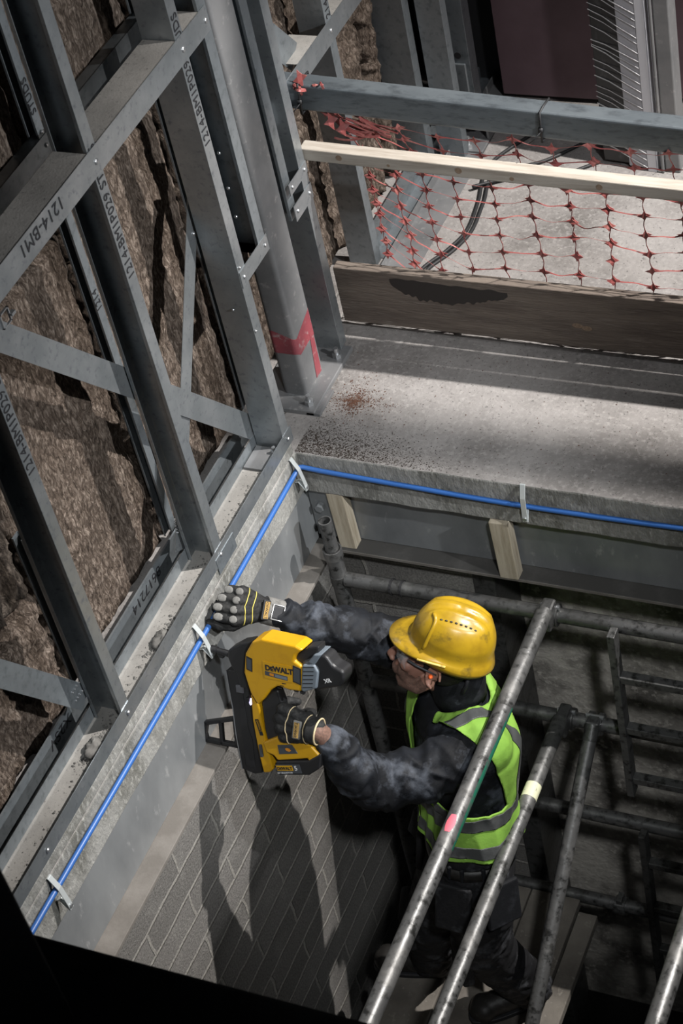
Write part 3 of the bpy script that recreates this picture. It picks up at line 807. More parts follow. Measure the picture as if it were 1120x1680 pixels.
o=obj('edge_debris',crumbs(7000,edge_pt,.0005,.0026,6),MT['soil']); tag(o,'dark crumbs scattered along the slab corner','debris',kind='stuff')
def tr_pt():
    k=random.random()
    if k<.45: return (-.05+.022*g(0,1)*.6,-2.2*random.random(),.049)
    if k<.75: return (-.045+.015*g(0,1),-.86+.05*g(0,1),.049)
    return (-.05+.02*g(0,1)*.6,-1.27+.05*g(0,1),.049)
o=obj('mortar_debris',crumbs(900,tr_pt,.0012,.007,7),MT['crumb']); tag(o,'mortar crumbs lying in the floor track','debris',kind='stuff')
for (x,y,r,s) in ((-.03,-.86,.03,1),(-.045,-1.27,.028,4)):
    bb=B(); bb.ell((x,y,.056),(r,r*1.3,r*.6),nu=20,nv=12); me=mesh_from('x',bb)
    displace(me,lambda c,n:n*.012*noise.fractal(c*45+V((s,0,0)),1,2,4))
    o=obj('mortar_lump',me,MT['crumb'],smooth=True); tag(o,'lump of mortar in the floor track '+('opposite the worker\'s raised fist' if s==1 else 'right of the lower left stud foot'),'lump')
o=obj('slab_debris',crumbs(500,lambda:(-.0+1.3*random.random(),.03+.55*random.random()**1.2,.0008),.0008,.0028,9),MT['rust']); tag(o,'fine dark grit scattered over the slab in front of the toe board','debris',kind='stuff')
# ---------------------------------------------------------------- scaffold inside the shaft
R=.0245
YF=-.115
Zs=(-.425,-.925,-1.425,-1.945)
def coupler_rings(parent,c,axis,r=.037,m='scafdark'):
    """pressed steel jaws around a tube"""
    c=V(c); a=V(axis)
    for s in (-.017,.017):
        b=B(); b.pipe(c+a*(s-.0075),c+a*(s+.0075),r,.022,20); obj('jaw',b,MT[m],parent,smooth='auto')
    b=B(); u=a.cross(V((0,0,1))).normalized(); b.tube([c+V((0,0,r*.9))-a*.03,c+V((0,0,r*.9))+a*.03],.008,8); obj('coupler_bolt',b,MT['zinc'],parent)
# standard in the corner with an open spigot
ux=.118
t=thing('scaffold_standard',(ux,YF,-3.2),'upright scaffold tube with an open top in the corner of the shaft','scaffold tube')
b=B(); b.pipe((ux,YF,-3.19),(ux,YF,-.29),.027,.020,20); obj('tube',b,MT['scaf'],t,smooth='auto')
b=B(); b.pipe((ux,YF,-.36),(ux,YF,-.165),.0215,.0175,20); obj('spigot',b,MT['scaf'],t,smooth='auto',label='narrower open spigot at the top')
b=B(); b.pipe((ux,YF,-.325),(ux,YF,-.29),.0315,.022,20); obj('collar',b,MT['scaf'],t,smooth='auto',label='collar ring below the spigot')
for z in Zs[:3]:
    b=B(); b.pipe((ux,YF,z-.02),(ux,YF,z+.02),.030,.024,18); obj('wedge_ring',b,MT['scafdark'],t,smooth='auto')
labs=('topmost ledger tube behind the helmet, blackened at its left','second ledger tube from the top, carrying two slanting tubes','third ledger tube from the top with green paint on it','bottom ledger tube at the end of the platform boards, with green paint at its right')
for k,z in enumerate(Zs):
    x0=ux+.025 if k<3 else .15
    t=thing('ledger_tube',(1,YF,z-R),labs[k],'scaffold tube','horizontal ledgers of the scaffold')
    xm=1.02 if k==0 else (.83 if k==1 else .80)
    b=B(); b.tube([(x0,YF,z),(xm,YF,z)],R,20); obj('dark_end',b,MT['scafdark'],t,smooth='auto',label='blackened left part')
    b=B(); b.tube([(xm,YF,z),(2.6,YF,z)],R,20); obj('tube',b,MT['scaf'],t,smooth='auto')
    if k==0:
        b=B(); b.tube([(x0,YF,z),(x0+.10,YF,z)],R*1.02,20); obj('bare_end',b,MT['scaf'],t,smooth='auto')
    if k>=2:
        # green paint on the underside facing the shaft
        b=B(); n=10; xs=[.86+ .03*(k-2), 1.05,1.25,1.5]
        vs=[];fs=[]
        for i,x in enumerate(xs):
            for j in range(n+1):
                a=math.radians(-150+ (70)*j/n); vs.append((x,YF+math.cos(a)*R*1.03,z+math.sin(a)*R*1.03))
        for i in range(len(xs)-1):
            for j in range(n): q=i*(n+1)+j; fs.append((q,q+1,q+n+2,q+n+1))
        b.add(vs,fs); obj('green_paint',b,MT['green'],t,smooth=True,label='green paint')
    if k==3:
        bb=B(); bb.pipe((.905,YF,z),(.945,YF,z),.033,.0245,16); bb.box((.915,YF-.02,z+.028),(.935,YF+.02,z+.05)); obj('coupler',bb,MT['scaf'],t,bevel=.001)
    if k==0:
        for x in (.30,.335): 
            bb=B(); bb.pipe((x,YF,z),(x+.006,YF,z),.028,.0245,14); obj('wire',bb,MT['black'],t)
z5=-1.945
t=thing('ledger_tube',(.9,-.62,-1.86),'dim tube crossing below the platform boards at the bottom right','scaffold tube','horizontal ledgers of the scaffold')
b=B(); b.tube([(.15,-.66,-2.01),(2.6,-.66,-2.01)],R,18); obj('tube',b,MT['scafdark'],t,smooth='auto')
# guard tubes running towards the photographer
def guard(x,z,y0,y1,lab,bands=(),r=.0265,x1=None,z1=None,m='scaf'):
    x1=x if x1 is None else x1; z1=z if z1 is None else z1
    a=V((x,y0,z)); c=V((x1,y1,z1)); d=(c-a).normalized()
    t=thing('scaffold_tube',(a+c)/2-V((0,0,r)),lab,'scaffold tube','tubes running across the front of the worker')
    b=B(); b.tube([a,c],r,24); obj('tube',b,MT[m],t,smooth='auto')
    for u0,u1,mm,lb in bands:
        b=B(); b.pipe(a+d*u0,a+d*u1,r*1.018,r*.97,24); obj('paint_band',b,MT[mm],t,smooth='auto',label=lb)
    return t,a,d
t,a,d=guard(.833,-.368,-.165,-3.0,'thick scaffold tube slanting across the worker\'s back, with green and pink paint',[(-.003,.17,'scafdark','blackened end')])
# green streak and pink mark along the side
def streak(a,d,u0,u1,a0,a1,r,m,lab,parent,n=8):
    e1=d.cross(V((0,0,1))).normalized(); e2=e1.cross(d).normalized()
    vs=[];fs=[]; k=10
    for i in range(k+1):
        u=u0+(u1-u0)*i/k; sh=.5+.5*math.sin(PI*i/k)
        for j in range(n+1):
            q=math.radians(a0+(a1-a0)*(.5+(j/n-.5)*sh)); vs.append(a+d*u+(e1*math.cos(q)+e2*math.sin(q))*r*1.012)
    for i in range(k):
        for j in range(n): q=i*(n+1)+j; fs.append((q,q+1,q+n+2,q+n+1))
    b=B(); b.add(vs,fs); obj('paint_streak',b,MT[m],parent,smooth=True,label=lab)
streak(a,d,.38,.90,150,225,.0265,'green','green paint streak',t)
streak(a,d,.80,.86,60,120,.0265,'pinkmark','pink paint mark',t)
coupler_rings(t,(.833,YF,Zs[0]),(1,0,0)); 
bb=B(); bb.box((.812,-.185,Zs[0]-.01),(.854,-.105,Zs[0]+.064)); obj('coupler_body',bb,MT['scafdark'],t,bevel=.008)
t,a,d=guard(.832,-.868,-.175,-3.0,'second slanting scaffold tube, with a cream paint band, crossing the worker\'s hips',[(-.005,.20,'scafdark','blackened end'),(.27,.325,'cream','cream paint band')],r=.0255)
coupler_rings(t,(.832,YF,Zs[1]),(1,0,0)); bb=B(); bb.box((.812,-.195,Zs[1]-.01),(.852,-.105,Zs[1]+.064)); obj('coupler_body',bb,MT['scafdark'],t,bevel=.008)
t,a,d=guard(.930,-.895,-.15,-1.06,'thinner scaffold brace sloping down beside the worker\'s leg, right of the cream-banded tube',[(-.005,.05,'scafdark','dark end fitting')],r=.0235,x1=.875,z1=-1.72)
coupler_rings(t,(.928,YF,Zs[1]),(1,0,0),m='scaf'); bb=B(); bb.box((.905,-.155,Zs[1]-.02),(.951,-.11,Zs[1]+.04)); obj('coupler_body',bb,MT['scaf'],t,bevel=.008)
streak(a,d,.2,1.0,-40,0,.0235,'green','green edge of paint',t)
guard(1.53,-.405,-.5,-3.0,'scaffold tube cutting the bottom right corner, caked with mortar',[],r=.0265)
# platform boards
labs=('deck board under the worker, nearest the block wall','deck board under the worker\'s forward boot','deck board under the worker\'s rear boot','narrow outermost deck board')
for k,(x0,x1) in enumerate(((.20,.425),(.43,.60),(.605,.785),(.795,.865))):
    o=obj('deck_board',B().box((x0,-3.2,-1.955),(x1,-.15 if k<3 else -.20,-1.915)),MT['plank'],bevel=.004); tag(o,labs[k],'board','deck boards of the scaffold platform')
# ladder frames
def ladder(x,y,zt,zb,rungs,lab,m='scaf'):
    t=thing('access_ladder',(x+.25,y,zb),lab,'ladder','ladder frames behind the ledgers')
    sk=.03
    for dx in (0,.5):
        b=B(); M=Matrix(((1,0,sk,0),(0,1,0,0),(0,0,1,0),(0,0,0,1)))
        b.box((x+dx-.012,y-.022,zb),(x+dx+.012,y+.022,zt),Matrix.Translation((0,0,0))); obj('stile',b,MT[m],t,bevel=.002)
    for z in rungs:
        b=B(); b.box((x+.012,y-.018,z-.014),(x+.488,y+.014,z+.014)); obj('rung',b,MT[m],t,bevel=.002)
    return t
ladder(1.045,-.168,-.40,-1.18,(-.60,-.845,-1.10),'upper ladder frame with flat rungs, hanging from the topmost ledger at the right')
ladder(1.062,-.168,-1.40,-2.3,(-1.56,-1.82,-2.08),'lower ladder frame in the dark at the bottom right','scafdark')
# ---------------------------------------------------------------- cordless nailer held against the slab edge
GN=V((.035,-.749,-.0949)); GA=V((.9948,-.0995,-.0199)); GD=V((-.0525,-.3372,-.94)); GNN=V((-.0868,-.9361,.3407))
GO={
'body':(0.0340,[(0.1896, -0.1094), (0.2517, -0.1145), (0.3009, -0.1187), (0.3253, -0.1116), (0.3015, -0.0882), (0.2965, -0.069), (0.323, -0.0576), (0.3198, 0.0276), (0.2792, 0.0347), (0.2418, 0.0328), (0.2186, 0.0535), (0.1906, 0.0973), (0.1733, 0.1176), (0.1505, 0.0864), (0.1444, 0.0713), (0.1284, 0.0212), (0.134, -0.0433), (0.158, -0.0911)]),
'top':(0.0200,[(0.1618, -0.085), (0.1809, -0.1018), (0.2453, -0.1054), (0.2472, -0.0903), (0.2263, -0.0751), (0.1595, -0.0707)]),
'rail':(0.0200,[(0.1417, 0.0968), (0.1647, 0.1238), (0.1708, 0.139), (0.1926, 0.2487), (0.215, 0.3356), (0.2041, 0.3494), (0.1824, 0.3576), (0.1694, 0.3068), (0.1603, 0.2593), (0.1474, 0.1852)]),
'handle':(0.0170,[(0.1757, 0.1156), (0.2081, 0.0659), (0.2313, 0.0579), (0.2477, 0.0994), (0.2635, 0.2143), (0.2463, 0.2372), (0.1951, 0.2474), (0.185, 0.2051)]),
'nose':(0.0220,[(0.0689, -0.0304), (0.1101, -0.0642), (0.1492, -0.0824), (0.1286, -0.0397), (0.1216, 0.0339), (0.1369, 0.0801), (0.1069, 0.0851), (0.0971, 0.0456), (0.0783, 0.0225), (0.0662, -0.0064)]),
'tip':(0.0000,[(-0.0079, -0.0089), (-0.0085, 0.0082), (0.0221, -0.003), (0.0259, 0.0192), (0.0389, 0.0153), (0.0564, 0.0016), (0.057, -0.0218), (0.0225, -0.0158)]),
'mag':(0.0140,[(0.0556, 0.0446), (0.0922, 0.0386), (0.1318, 0.086), (0.1436, 0.1898), (0.1565, 0.264), (0.1743, 0.3648), (0.1481, 0.3772), (0.1045, 0.3732), (0.0852, 0.2565), (0.0763, 0.1722)]),
'slot':(0.0145,[(0.0931, 0.1106), (0.1124, 0.1089), (0.1295, 0.2244), (0.1427, 0.2595), (0.151, 0.3515), (0.1204, 0.3573), (0.1036, 0.2241)]),
'hookO':(0.0080,[(-0.0262, 0.2589), (0.0746, 0.2126), (0.0868, 0.2113), (0.0914, 0.2998), (0.0825, 0.3049), (-0.0258, 0.3182), (-0.0319, 0.2979)]),
'hook1':(0.0080,[(-0.0001, 0.2721), (0.0223, 0.2605), (0.028, 0.2927), (-0.0097, 0.2974)]),
'hook2':(0.0080,[(0.0334, 0.2547), (0.0644, 0.2381), (0.0697, 0.2914), (0.0359, 0.2927)]),
'cap':(0.0360,[(0.3242, -0.064), (0.363, -0.0765), (0.3771, -0.0574), (0.3718, -0.0), (0.3259, 0.0267), (0.3198, 0.0161)]),
'motor':(0.0280,[(0.3502, -0.0717), (0.3806, -0.1115), (0.3988, -0.1087), (0.421, -0.084), (0.4531, -0.0762), (0.4561, -0.0505), (0.4434, -0.024), (0.3705, 0.0109), (0.3377, 0.0148)]),
'ring':(0.0300,[(0.3391, -0.0744), (0.3595, -0.1062), (0.3846, -0.1125), (0.3676, -0.08), (0.3595, -0.0706)]),
'blackcap':(0.0220,[(0.2861, -0.0637), (0.3018, -0.0849), (0.3346, -0.1172), (0.3691, -0.1314), (0.3711, -0.1116), (0.3468, -0.088), (0.3263, -0.0572), (0.2934, -0.0535)]),
'base':(0.0300,[(0.1859, 0.2452), (0.231, 0.2131), (0.2714, 0.187), (0.3508, 0.204), (0.3819, 0.2303), (0.3798, 0.2633), (0.3443, 0.2687), (0.3381, 0.2513), (0.2365, 0.2917), (0.2239, 0.2784), (0.1983, 0.276)]),
'batt':(0.0340,[(0.2325, 0.2929), (0.3425, 0.254), (0.3842, 0.2164), (0.38, 0.2695), (0.3453, 0.3038), (0.2405, 0.3385), (0.2321, 0.3281)]),
}
GT={
'txt':((0.2033, -0.0125),(0.2823, -0.0219),0.0350),
'lab2':((0.2032, -0.002),(0.2801, -0.0046),0.0350),
'w1':((0.142, -0.0337),(0.1569, 0.0037),0.0350),
'w2':((0.2969, -0.0491),(0.318, -0.0016),0.0350),
'bl':((0.241, 0.3182),(0.2964, 0.2996),0.0345),
'five':((0.2997, 0.3006),(0.3133, 0.2952),0.0345),
'b2':((0.2409, 0.3337),(0.3174, 0.3056),0.0345),
'xr':((0.3975, -0.0248),(0.4197, -0.0358),0.0290),
'lb':((0.1609, 0.1803),(0.1744, 0.2193),0.0210),
'led':((0.1326, 0.1274),(0.1326, 0.1274),0.0200),
'slit':((0.2486, 0.0365),(0.2634, 0.0173),0.0350),
'screwrow':((0.2726, 0.0423),(0.3511, 0.0263),0.0300),
'grill0':((0.3289, -0.0577),(0.3635, -0.0681),0.0370),
'grill1':((0.3265, 0.0093),(0.3593, -0.0009),0.0370),
'grey':((0.2376, 0.2515),(0.2968, 0.2385),0.0310),
'hexa':((0.274, 0.2392),(0.274, 0.2392),0.0315),
}
def gp(u,v,h): return GN+GA*u+GD*v+GNN*h
def gprism(key,h0=None,h1=None,grow=0):
    H,P=GO[key]; h1=H if h1 is None else h1; h0=-H if h0 is None else h0
    return B().prism(P,lambda u,v:gp(u,v,h0),lambda u,v:gp(u,v,h1))
MT['yel']=mat('yellow tool housing',(.52,.275,.004),.42,0,.5,noise1=(14,(.42,.21,.003),.5,.75),bump=(60,.06,.002))
MT['toolblack']=mat('black tool plastic',(.012,.012,.013),.45,0,.5)
MT['toolgrey']=mat('grey tool plastic',(.14,.165,.19),.5)
MT['dkgrey']=mat('dark grey tool plastic',(.05,.055,.062),.5)
MT['white']=mat('white print',(.55,.55,.55),.6)
MT['orange']=mat('orange print',(.55,.20,.01),.6)
MT['led']=mat('lit work led',(.7,.7,1),.4,emit=((.55,.48,1),6))
MT['clear']=mat('smoky clear plastic',(.10,.10,.11),.2)
ng=thing('nail_gun',gp(.19,.30,-.0),'yellow and black cordless nailer held in the worker\'s near hand against the slab edge','nailer')
obj('housing',gprism('body'),MT['yel'],ng,bevel=.007,seg=3)
obj('top_ridge',gprism('top',-.02,.027),MT['yel'],ng,bevel=.008,seg=3)
obj('front_rail',gprism('rail'),MT['yel'],ng,bevel=.004)
grip=obj('handle',gprism('handle'),MT['toolblack'],ng,bevel=.008,seg=3)
obj('nose_piece',gprism('nose'),MT['toolblack'],ng,bevel=.005)
b=B(); b.tube([gp(-.033,-.003,0),gp(-.006,-.003,0),gp(-.006,-.003,0),gp(.02,-.003,0),gp(.02,-.003,0),gp(.07,-.004,0)],[.008,.0085,.011,.011,.009,.010],16); b.box((0,0,0),(0.001,0.001,0.001),Matrix.Translation(gp(.03,.0,0)))
b=B(); b.tube([gp(-.030,-.003,0),gp(-.004,-.003,0),gp(-.0035,-.003,0),gp(.018,-.003,0),gp(.0185,-.003,0),gp(.07,-.004,0)],[.008,.0085,.0115,.0115,.009,.011],16)
obj('nose_tube',b,MT['toolblack'],ng,smooth='auto')
b=B(); b.prism([(.018,.004),(.045,.004),(.04,.016),(.026,.016)],lambda u,v:gp(u,v,-.006),lambda u,v:gp(u,v,.006)); obj('contact_trip',b,MT['toolblack'],ng,bevel=.002)
mg=obj('magazine',gprism('mag'),MT['toolblack'],ng,bevel=.003)
obj('magazine_slot',gprism('slot',.0138,.0150),MT['black'],mg,label='black slot along the magazine')
H,P=GO['mag']; b=B(); b.tube([gp(P[0][0],P[0][1],.0142),gp(P[9][0],P[9][1],.0142),gp(P[8][0],P[8][1],.0142),gp(P[7][0],P[7][1],.0142)],.0016,6); obj('steel_edge',b,MT['zinc'],mg,label='bright steel edge')
H,P=GO['slot']; b=B(); b.prism([(P[0][0]-.004,P[0][1]-.028),(P[1][0]+.004,P[1][1]-.03),(P[1][0]+.004,P[1][1]-.004),(P[0][0]-.002,P[0][1]-.002)],lambda u,v:gp(u,v,.01),lambda u,v:gp(u,v,.019)); obj('pusher',b,MT['clear'],mg,bevel=.003,label='smoky clear pusher')
# belt hook with two openings
H,O_=GO['hookO']; 
hb=B()
def seg_(p,q,r=.0065): 
    a=V((q[0]-p[0],q[1]-p[1],0)); n=V((-a.y,a.x,0)).normalized()*r; e=a.normalized()*r
    pr=[(p[0]+n.x-e.x,p[1]+n.y-e.y),(q[0]+n.x+e.x,q[1]+n.y+e.y),(q[0]-n.x+e.x,q[1]-n.y+e.y),(p[0]-n.x-e.x,p[1]-n.y-e.y)]
    hb.prism(pr,lambda u,v:gp(u,v,-H),lambda u,v:gp(u,v,H))
a0,a1,a2,a3,a4,a5,a6=O_
ins=lambda p,q,t:(p[0]+(q[0]-p[0])*t,p[1]+(q[1]-p[1])*t)
seg_(a0,a1);seg_(a1,a4);seg_(a4,a5);seg_(a5,a6,.005);seg_(a6,a0,.005);seg_(ins(a0,a1,.5),ins(a5,a4,.5),.0055)
hb.prism([a1,a2,a3,a4],lambda u,v:gp(u,v,-H),lambda u,v:gp(u,v,H))
obj('belt_hook',hb,MT['toolblack'],ng,bevel=.002)
cp=obj('end_cap',gprism('cap'),MT['toolgrey'],ng,bevel=.006,seg=3,label='grey slotted end cap')
g0=GT['grill0'];g1=GT['grill1']
for k in range(6):
    t_=k/5; u0=g0[0][0]+(g1[0][0]-g0[0][0])*t_; v0=g0[0][1]+(g1[0][1]-g0[0][1])*t_; u1=g0[1][0]+(g1[1][0]-g0[1][0])*t_; v1=g0[1][1]+(g1[1][1]-g0[1][1])*t_
    b=B(); b.prism([(u0,v0-.0014),(u1,v1-.0014),(u1,v1+.0014),(u0,v0+.0014)],lambda u,v:gp(u,v,.0355),lambda u,v:gp(u,v,.0366)); obj('vent_slot',b,MT['black'],cp)
b=gprism('motor'); obj('motor_cover',b,MT['toolblack'],ng,bevel=.012,seg=4)
b=B(); c=gp(.352,-.058,.0); Mx=Matrix((GA,GD,GNN)).transposed(); b.ell(c,(.045,.032,.034),Mx,24,14); obj('rear_dome',b,MT['dkgrey'],ng,smooth=True,label='dark grey domed shoulder')
obj('dome_rim',gprism('ring'),MT['toolgrey'],ng,bevel=.004)
obj('top_cap',gprism('blackcap'),MT['toolblack'],ng,bevel=.006)
bs=obj('base_foot',gprism('base'),MT['yel'],ng,bevel=.006,seg=3)
q=GT['grey']; b=B(); b.prism([(q[0][0],q[0][1]-.016),(q[1][0]-.01,q[1][1]-.02),(q[1][0]+.01,q[1][1]+.004),(q[0][0]+.006,q[0][1]+.014)],lambda u,v:gp(u,v,.029),lambda u,v:gp(u,v,.0315)); obj('dark_panel',b,MT['dkgrey'],bs,bevel=.001,label='dark grey panel')
q=GT['hexa']; b=B(); b.prism([(q[0][0]+.010*math.cos(k*PI/3),q[0][1]+.006*math.sin(k*PI/3)) for k in range(6)],lambda u,v:gp(u,v,.031),lambda u,v:gp(u,v,.0325)); obj('orange_emblem',b,MT['orange'],bs,label='small orange emblem')
bt=obj('battery',gprism('batt'),MT['toolblack'],ng,bevel=.005,seg=3)
X_=V(GA*math.cos(.0)) 
def gtext(name,body,key,size,m,par,off=(0,0),bold=0,align='LEFT',extra=.0006):
    p,q,h=GT[key]; A=gp(p[0]+off[0],p[1]+off[1],h+extra); Bq=gp(q[0],q[1],h+extra) if p!=q else A+GA
    xd=(gp(q[0],q[1],h)-gp(p[0],p[1],h)) if p!=q else GA
    yd=GNN.cross(xd)
    return text(name,body,size,A,xd,yd,m,par,bold=bold,align=align)
def gplate(name,key,a,c,m,par,h=.0004,lab=None,bev=0):
    """flat plate on a side face spanning a..c (offsets along the text direction / across it)"""
    p,q,hh=GT[key]; xd=(gp(q[0],q[1],hh)-gp(p[0],p[1],hh)).normalized(); yd=GNN.cross(xd).normalized(); o=gp(p[0],p[1],hh)
    P=[(a[0],a[1]),(c[0],a[1]),(c[0],c[1]),(a[0],c[1])]
    return obj(name,B().prism(P,lambda u,v:o+xd*u+yd*v-GNN*.001,lambda u,v:o+xd*u+yd*v+GNN*h),m,par,bevel=bev,label=lab)
gplate('name_panel','txt',(-.006,-.028),(.088,.026),MT['yel'],ng,.0006)
gtext('lettering','DeWALT','txt',.0235,MT['ink'],ng,bold=.0011,off=(0,0),extra=.0010)
gplate('model_strip','lab2',(-.001,-.007),(.074,.007),MT['dkgrey'],ng,.0012,'dark strip below the name')
gplate('model_mark','lab2',(.014,-.004),(.028,.004),MT['orange'],ng,.0016); gplate('model_stripe','lab2',(.032,-.005),(.072,.004),MT['toolgrey'],ng,.0016)
for k in ('w1','w2'):
    p,q,h=GT[k]; p=(p[0]-.003,p[1]-.005); q=(q[0]+.002,q[1]+.006); P=[(p[0],p[1]),(q[0],p[1]+.004),(q[0],q[1]),(p[0],q[1]-.004)]
    o=obj('side_window',B().prism(P,lambda u,v:gp(u,v,h-.002),lambda u,v:gp(u,v,h+.0008)),MT['toolblack'],ng,bevel=.001,label='black side window')
    P2=[(p[0]+.003,p[1]+.005),(q[0]-.003,p[1]+.008),(q[0]-.003,q[1]-.005),(p[0]+.003,q[1]-.008)]
    obj('window_pane',B().prism(P2,lambda u,v:gp(u,v,h),lambda u,v:gp(u,v,h+.0012)),MT['dkgrey'],o)
gplate('battery_label','bl',(-.004,-.012),(.082,.017),MT['dkgrey'],bt,.0007,'dark battery label')
gplate('battery_plate','bl',(-.002,-.003),(.055,.014),MT['yel'],bt,.0011,'yellow name plate')
gtext('lettering','DeWALT','bl',.0135,MT['ink'],bt,bold=.0003,off=(.0,-.0005),extra=.0018)
gtext('lettering','5','five',.021,MT['white'],bt,bold=.0004,extra=.0018)
gtext('lettering','20V XR LI-ION Ah','b2',.0070,MT['white'],bt,off=(0,-.002),extra=.0018)
gtext('lettering','XR','xr',.017,MT['white'],ng,bold=.0005,extra=.003)
p,q,h=GT['lb']; xd=(gp(q[0],q[1],h)-gp(p[0],p[1],h)); gplate('rail_label','lb',(-.003,-.004),(.05,.007),MT['ink'],ng,.0006,'black side label'); text('lettering','DeWALT',.0095,gp(p[0],p[1],h+.0012),xd,GNN.cross(xd),MT['yel'],ng)
p,_,h=GT['led']; b=B(); b.ell(gp(p[0]+.006,p[1],h-.006),(.004,.012,.005),Mx,12,8); obj('work_light',b,MT['led'],ng,smooth=True,label='lit violet-white work light')
p,_,h=GT['screwrow']
for k in range(3):
    u=p[0]+.0+.021*k; v=p[1]-.013+.001*k
    b=B(); b.prism([(u,v-.004),(u+.016,v-.003),(u+.014,v+.004),(u+.002,v+.003)],lambda u,v:gp(u,v,.024),lambda u,v:gp(u,v,.033)); obj('trim_block',b,MT['toolblack'],ng,bevel=.001)
p,q,h=GT['slit']
for k in range(3):
    t_=k/2; u=p[0]+(q[0]-p[0])*t_; v=p[1]+(q[1]-p[1])*t_
    b=B(); b.prism([(u-.006,v-.0012),(u+.007,v-.0032),(u+.007,v-.0008),(u-.006,v+.0014)],lambda u,v:gp(u,v,.033),lambda u,v:gp(u,v,.0347)); obj('cooling_slit',b,MT['ink'],ng)
b=B(); b.prism([(.128,.112),(.138,.110),(.139,.124),(.129,.126)],lambda u,v:gp(u,v,.015),lambda u,v:gp(u,v,.024)); obj('small_switch',b,MT['ink'],ng,bevel=.001)
b=B(); b.prism([(GO['rail'][1][8][0]+.008,GO['rail'][1][8][1]+.002),(GO['rail'][1][8][0]+.018,GO['rail'][1][8][1]),(GO['rail'][1][8][0]+.024,GO['rail'][1][8][1]+.04),(GO['rail'][1][8][0]+.013,GO['rail'][1][8][1]+.043)],lambda u,v:gp(u,v,.005),lambda u,v:gp(u,v,.025)); obj('grey_latch',b,MT['dkgrey'],ng,bevel=.002)
# ---------------------------------------------------------------- the worker
MT['skin']=mat('skin',(.30,.155,.112),.5,0,.4,noise1=(25,(.255,.122,.088),.35,.75),bump=(220,.15,.002))
MT['beard']=mat('stubble',(.115,.068,.052),.7,0,.3,noise1=(160,(.20,.11,.082),.42,.72))
MT['hair']=mat('dark hair',(.012,.009,.008),.6,0,.3,scale3=(40,40,6),bump=(8,.8,.004))
MT['jacket']=mat('dusty black work jacket',(.005,.0055,.007),.7,0,.22,noise1=(9,(.010,.0115,.015),.46,.62,9),noise2=(7,(.115,.128,.155),.50,.74,10),bump=(30,.35,.006))
MT['jacketclean']=mat('black work jacket',(.006,.0065,.008),.75,0,.22,noise1=(9,(.03,.032,.038),.5,.7,9),noise2=(14,(.11,.12,.135),.63,.85,9),bump=(30,.35,.006))
MT['trouser']=mat('black work trousers',(.008,.008,.009),.7,0,.25,noise1=(14,(.06,.062,.068),.54,.72,9),bump=(35,.4,.006))
MT['boot']=mat('scuffed black boot leather',(.012,.011,.010),.5,0,.4,noise1=(30,(.05,.048,.045),.56,.75,8),bump=(60,.3,.004))
MT['vest']=mat('lime hi-vis cloth',(.20,.37,.055),.75,0,.25,noise1=(5,(.14,.28,.04),.45,.7),bump=(18,.35,.008))
MT['reflect']=mat('grey reflective tape',(.055,.058,.058),.5,.1,.4,noise1=(12,(.10,.103,.103),.5,.72,8),noise2=(30,(.05,.05,.05),.58,.75),bump=(30,.3,.004))
MT['helmet']=mat('scuffed yellow helmet shell',(.33,.205,.010),.33,0,.5,noise1=(12,(.22,.13,.008),.45,.70,8),noise2=(17,(.05,.038,.014),.55,.74,9),bump=(14,.05,.003))
MT['glove']=mat('black glove fabric',(.013,.013,.013),.7,0,.3,noise1=(40,(.035,.034,.032),.5,.7),bump=(90,.4,.003))
MT['glovegrey']=mat('grey glove pads',(.17,.165,.155),.8,0,.3,noise1=(30,(.07,.068,.064),.45,.7),bump=(70,.4,.003))
MT['pipe']=mat('yellow piping',(.50,.42,.09),.6)
MT['beige']=mat('beige trim',(.50,.40,.24),.7)
MT['plug']=mat('orange ear plug',(.85,.13,.02),.6)
MT['patch']=mat('dull orange badge',(.34,.21,.06),.7)
MT['steel']=mat('silver frame',(.6,.6,.6),.3,.6)
def glass_mat():
    m=bpy.data.materials.new('clear safety lens'); m.use_nodes=True; nt=m.node_tree; p=nt.nodes['Principled BSDF']
    p.inputs['Base Color'].default_value=(.9,.92,.95,1); p.inputs['Roughness'].default_value=.06; p.inputs['Alpha'].default_value=.14
    return m
MT['lens']=glass_mat()

P0=V((.655,-.600,-1.02)); NK=V((.662,-.475,-.43))
LS=V((.745,-.585,-.515)); RS=V((.565,-.365,-.385))
EL=V((.50,-.785,-.540)); WL=V((.386,-.852,-.244))
ER=V((.365,-.465,-.255)); WR=V((.137,-.596,-.058))
HLF=V((.695,-.675,-1.06)); HRT=V((.615,-.525,-1.06))
KL=V((.665,-.69,-1.475)); KR=V((.455,-.625,-1.48))
AL=V((.745,-.585,-1.83)); AR=V((.385,-.565,-1.83))
UP=(NK-P0).normalized()
LatS=(LS-RS); LatS=(LatS-UP*LatS.dot(UP)*.6).normalized()
LatP=(HLF-HRT).normalized()
HC=V((.615,-.497,-.258)); HF=V((-.95,-.10,.34)); HU=V((.12,.27,1))

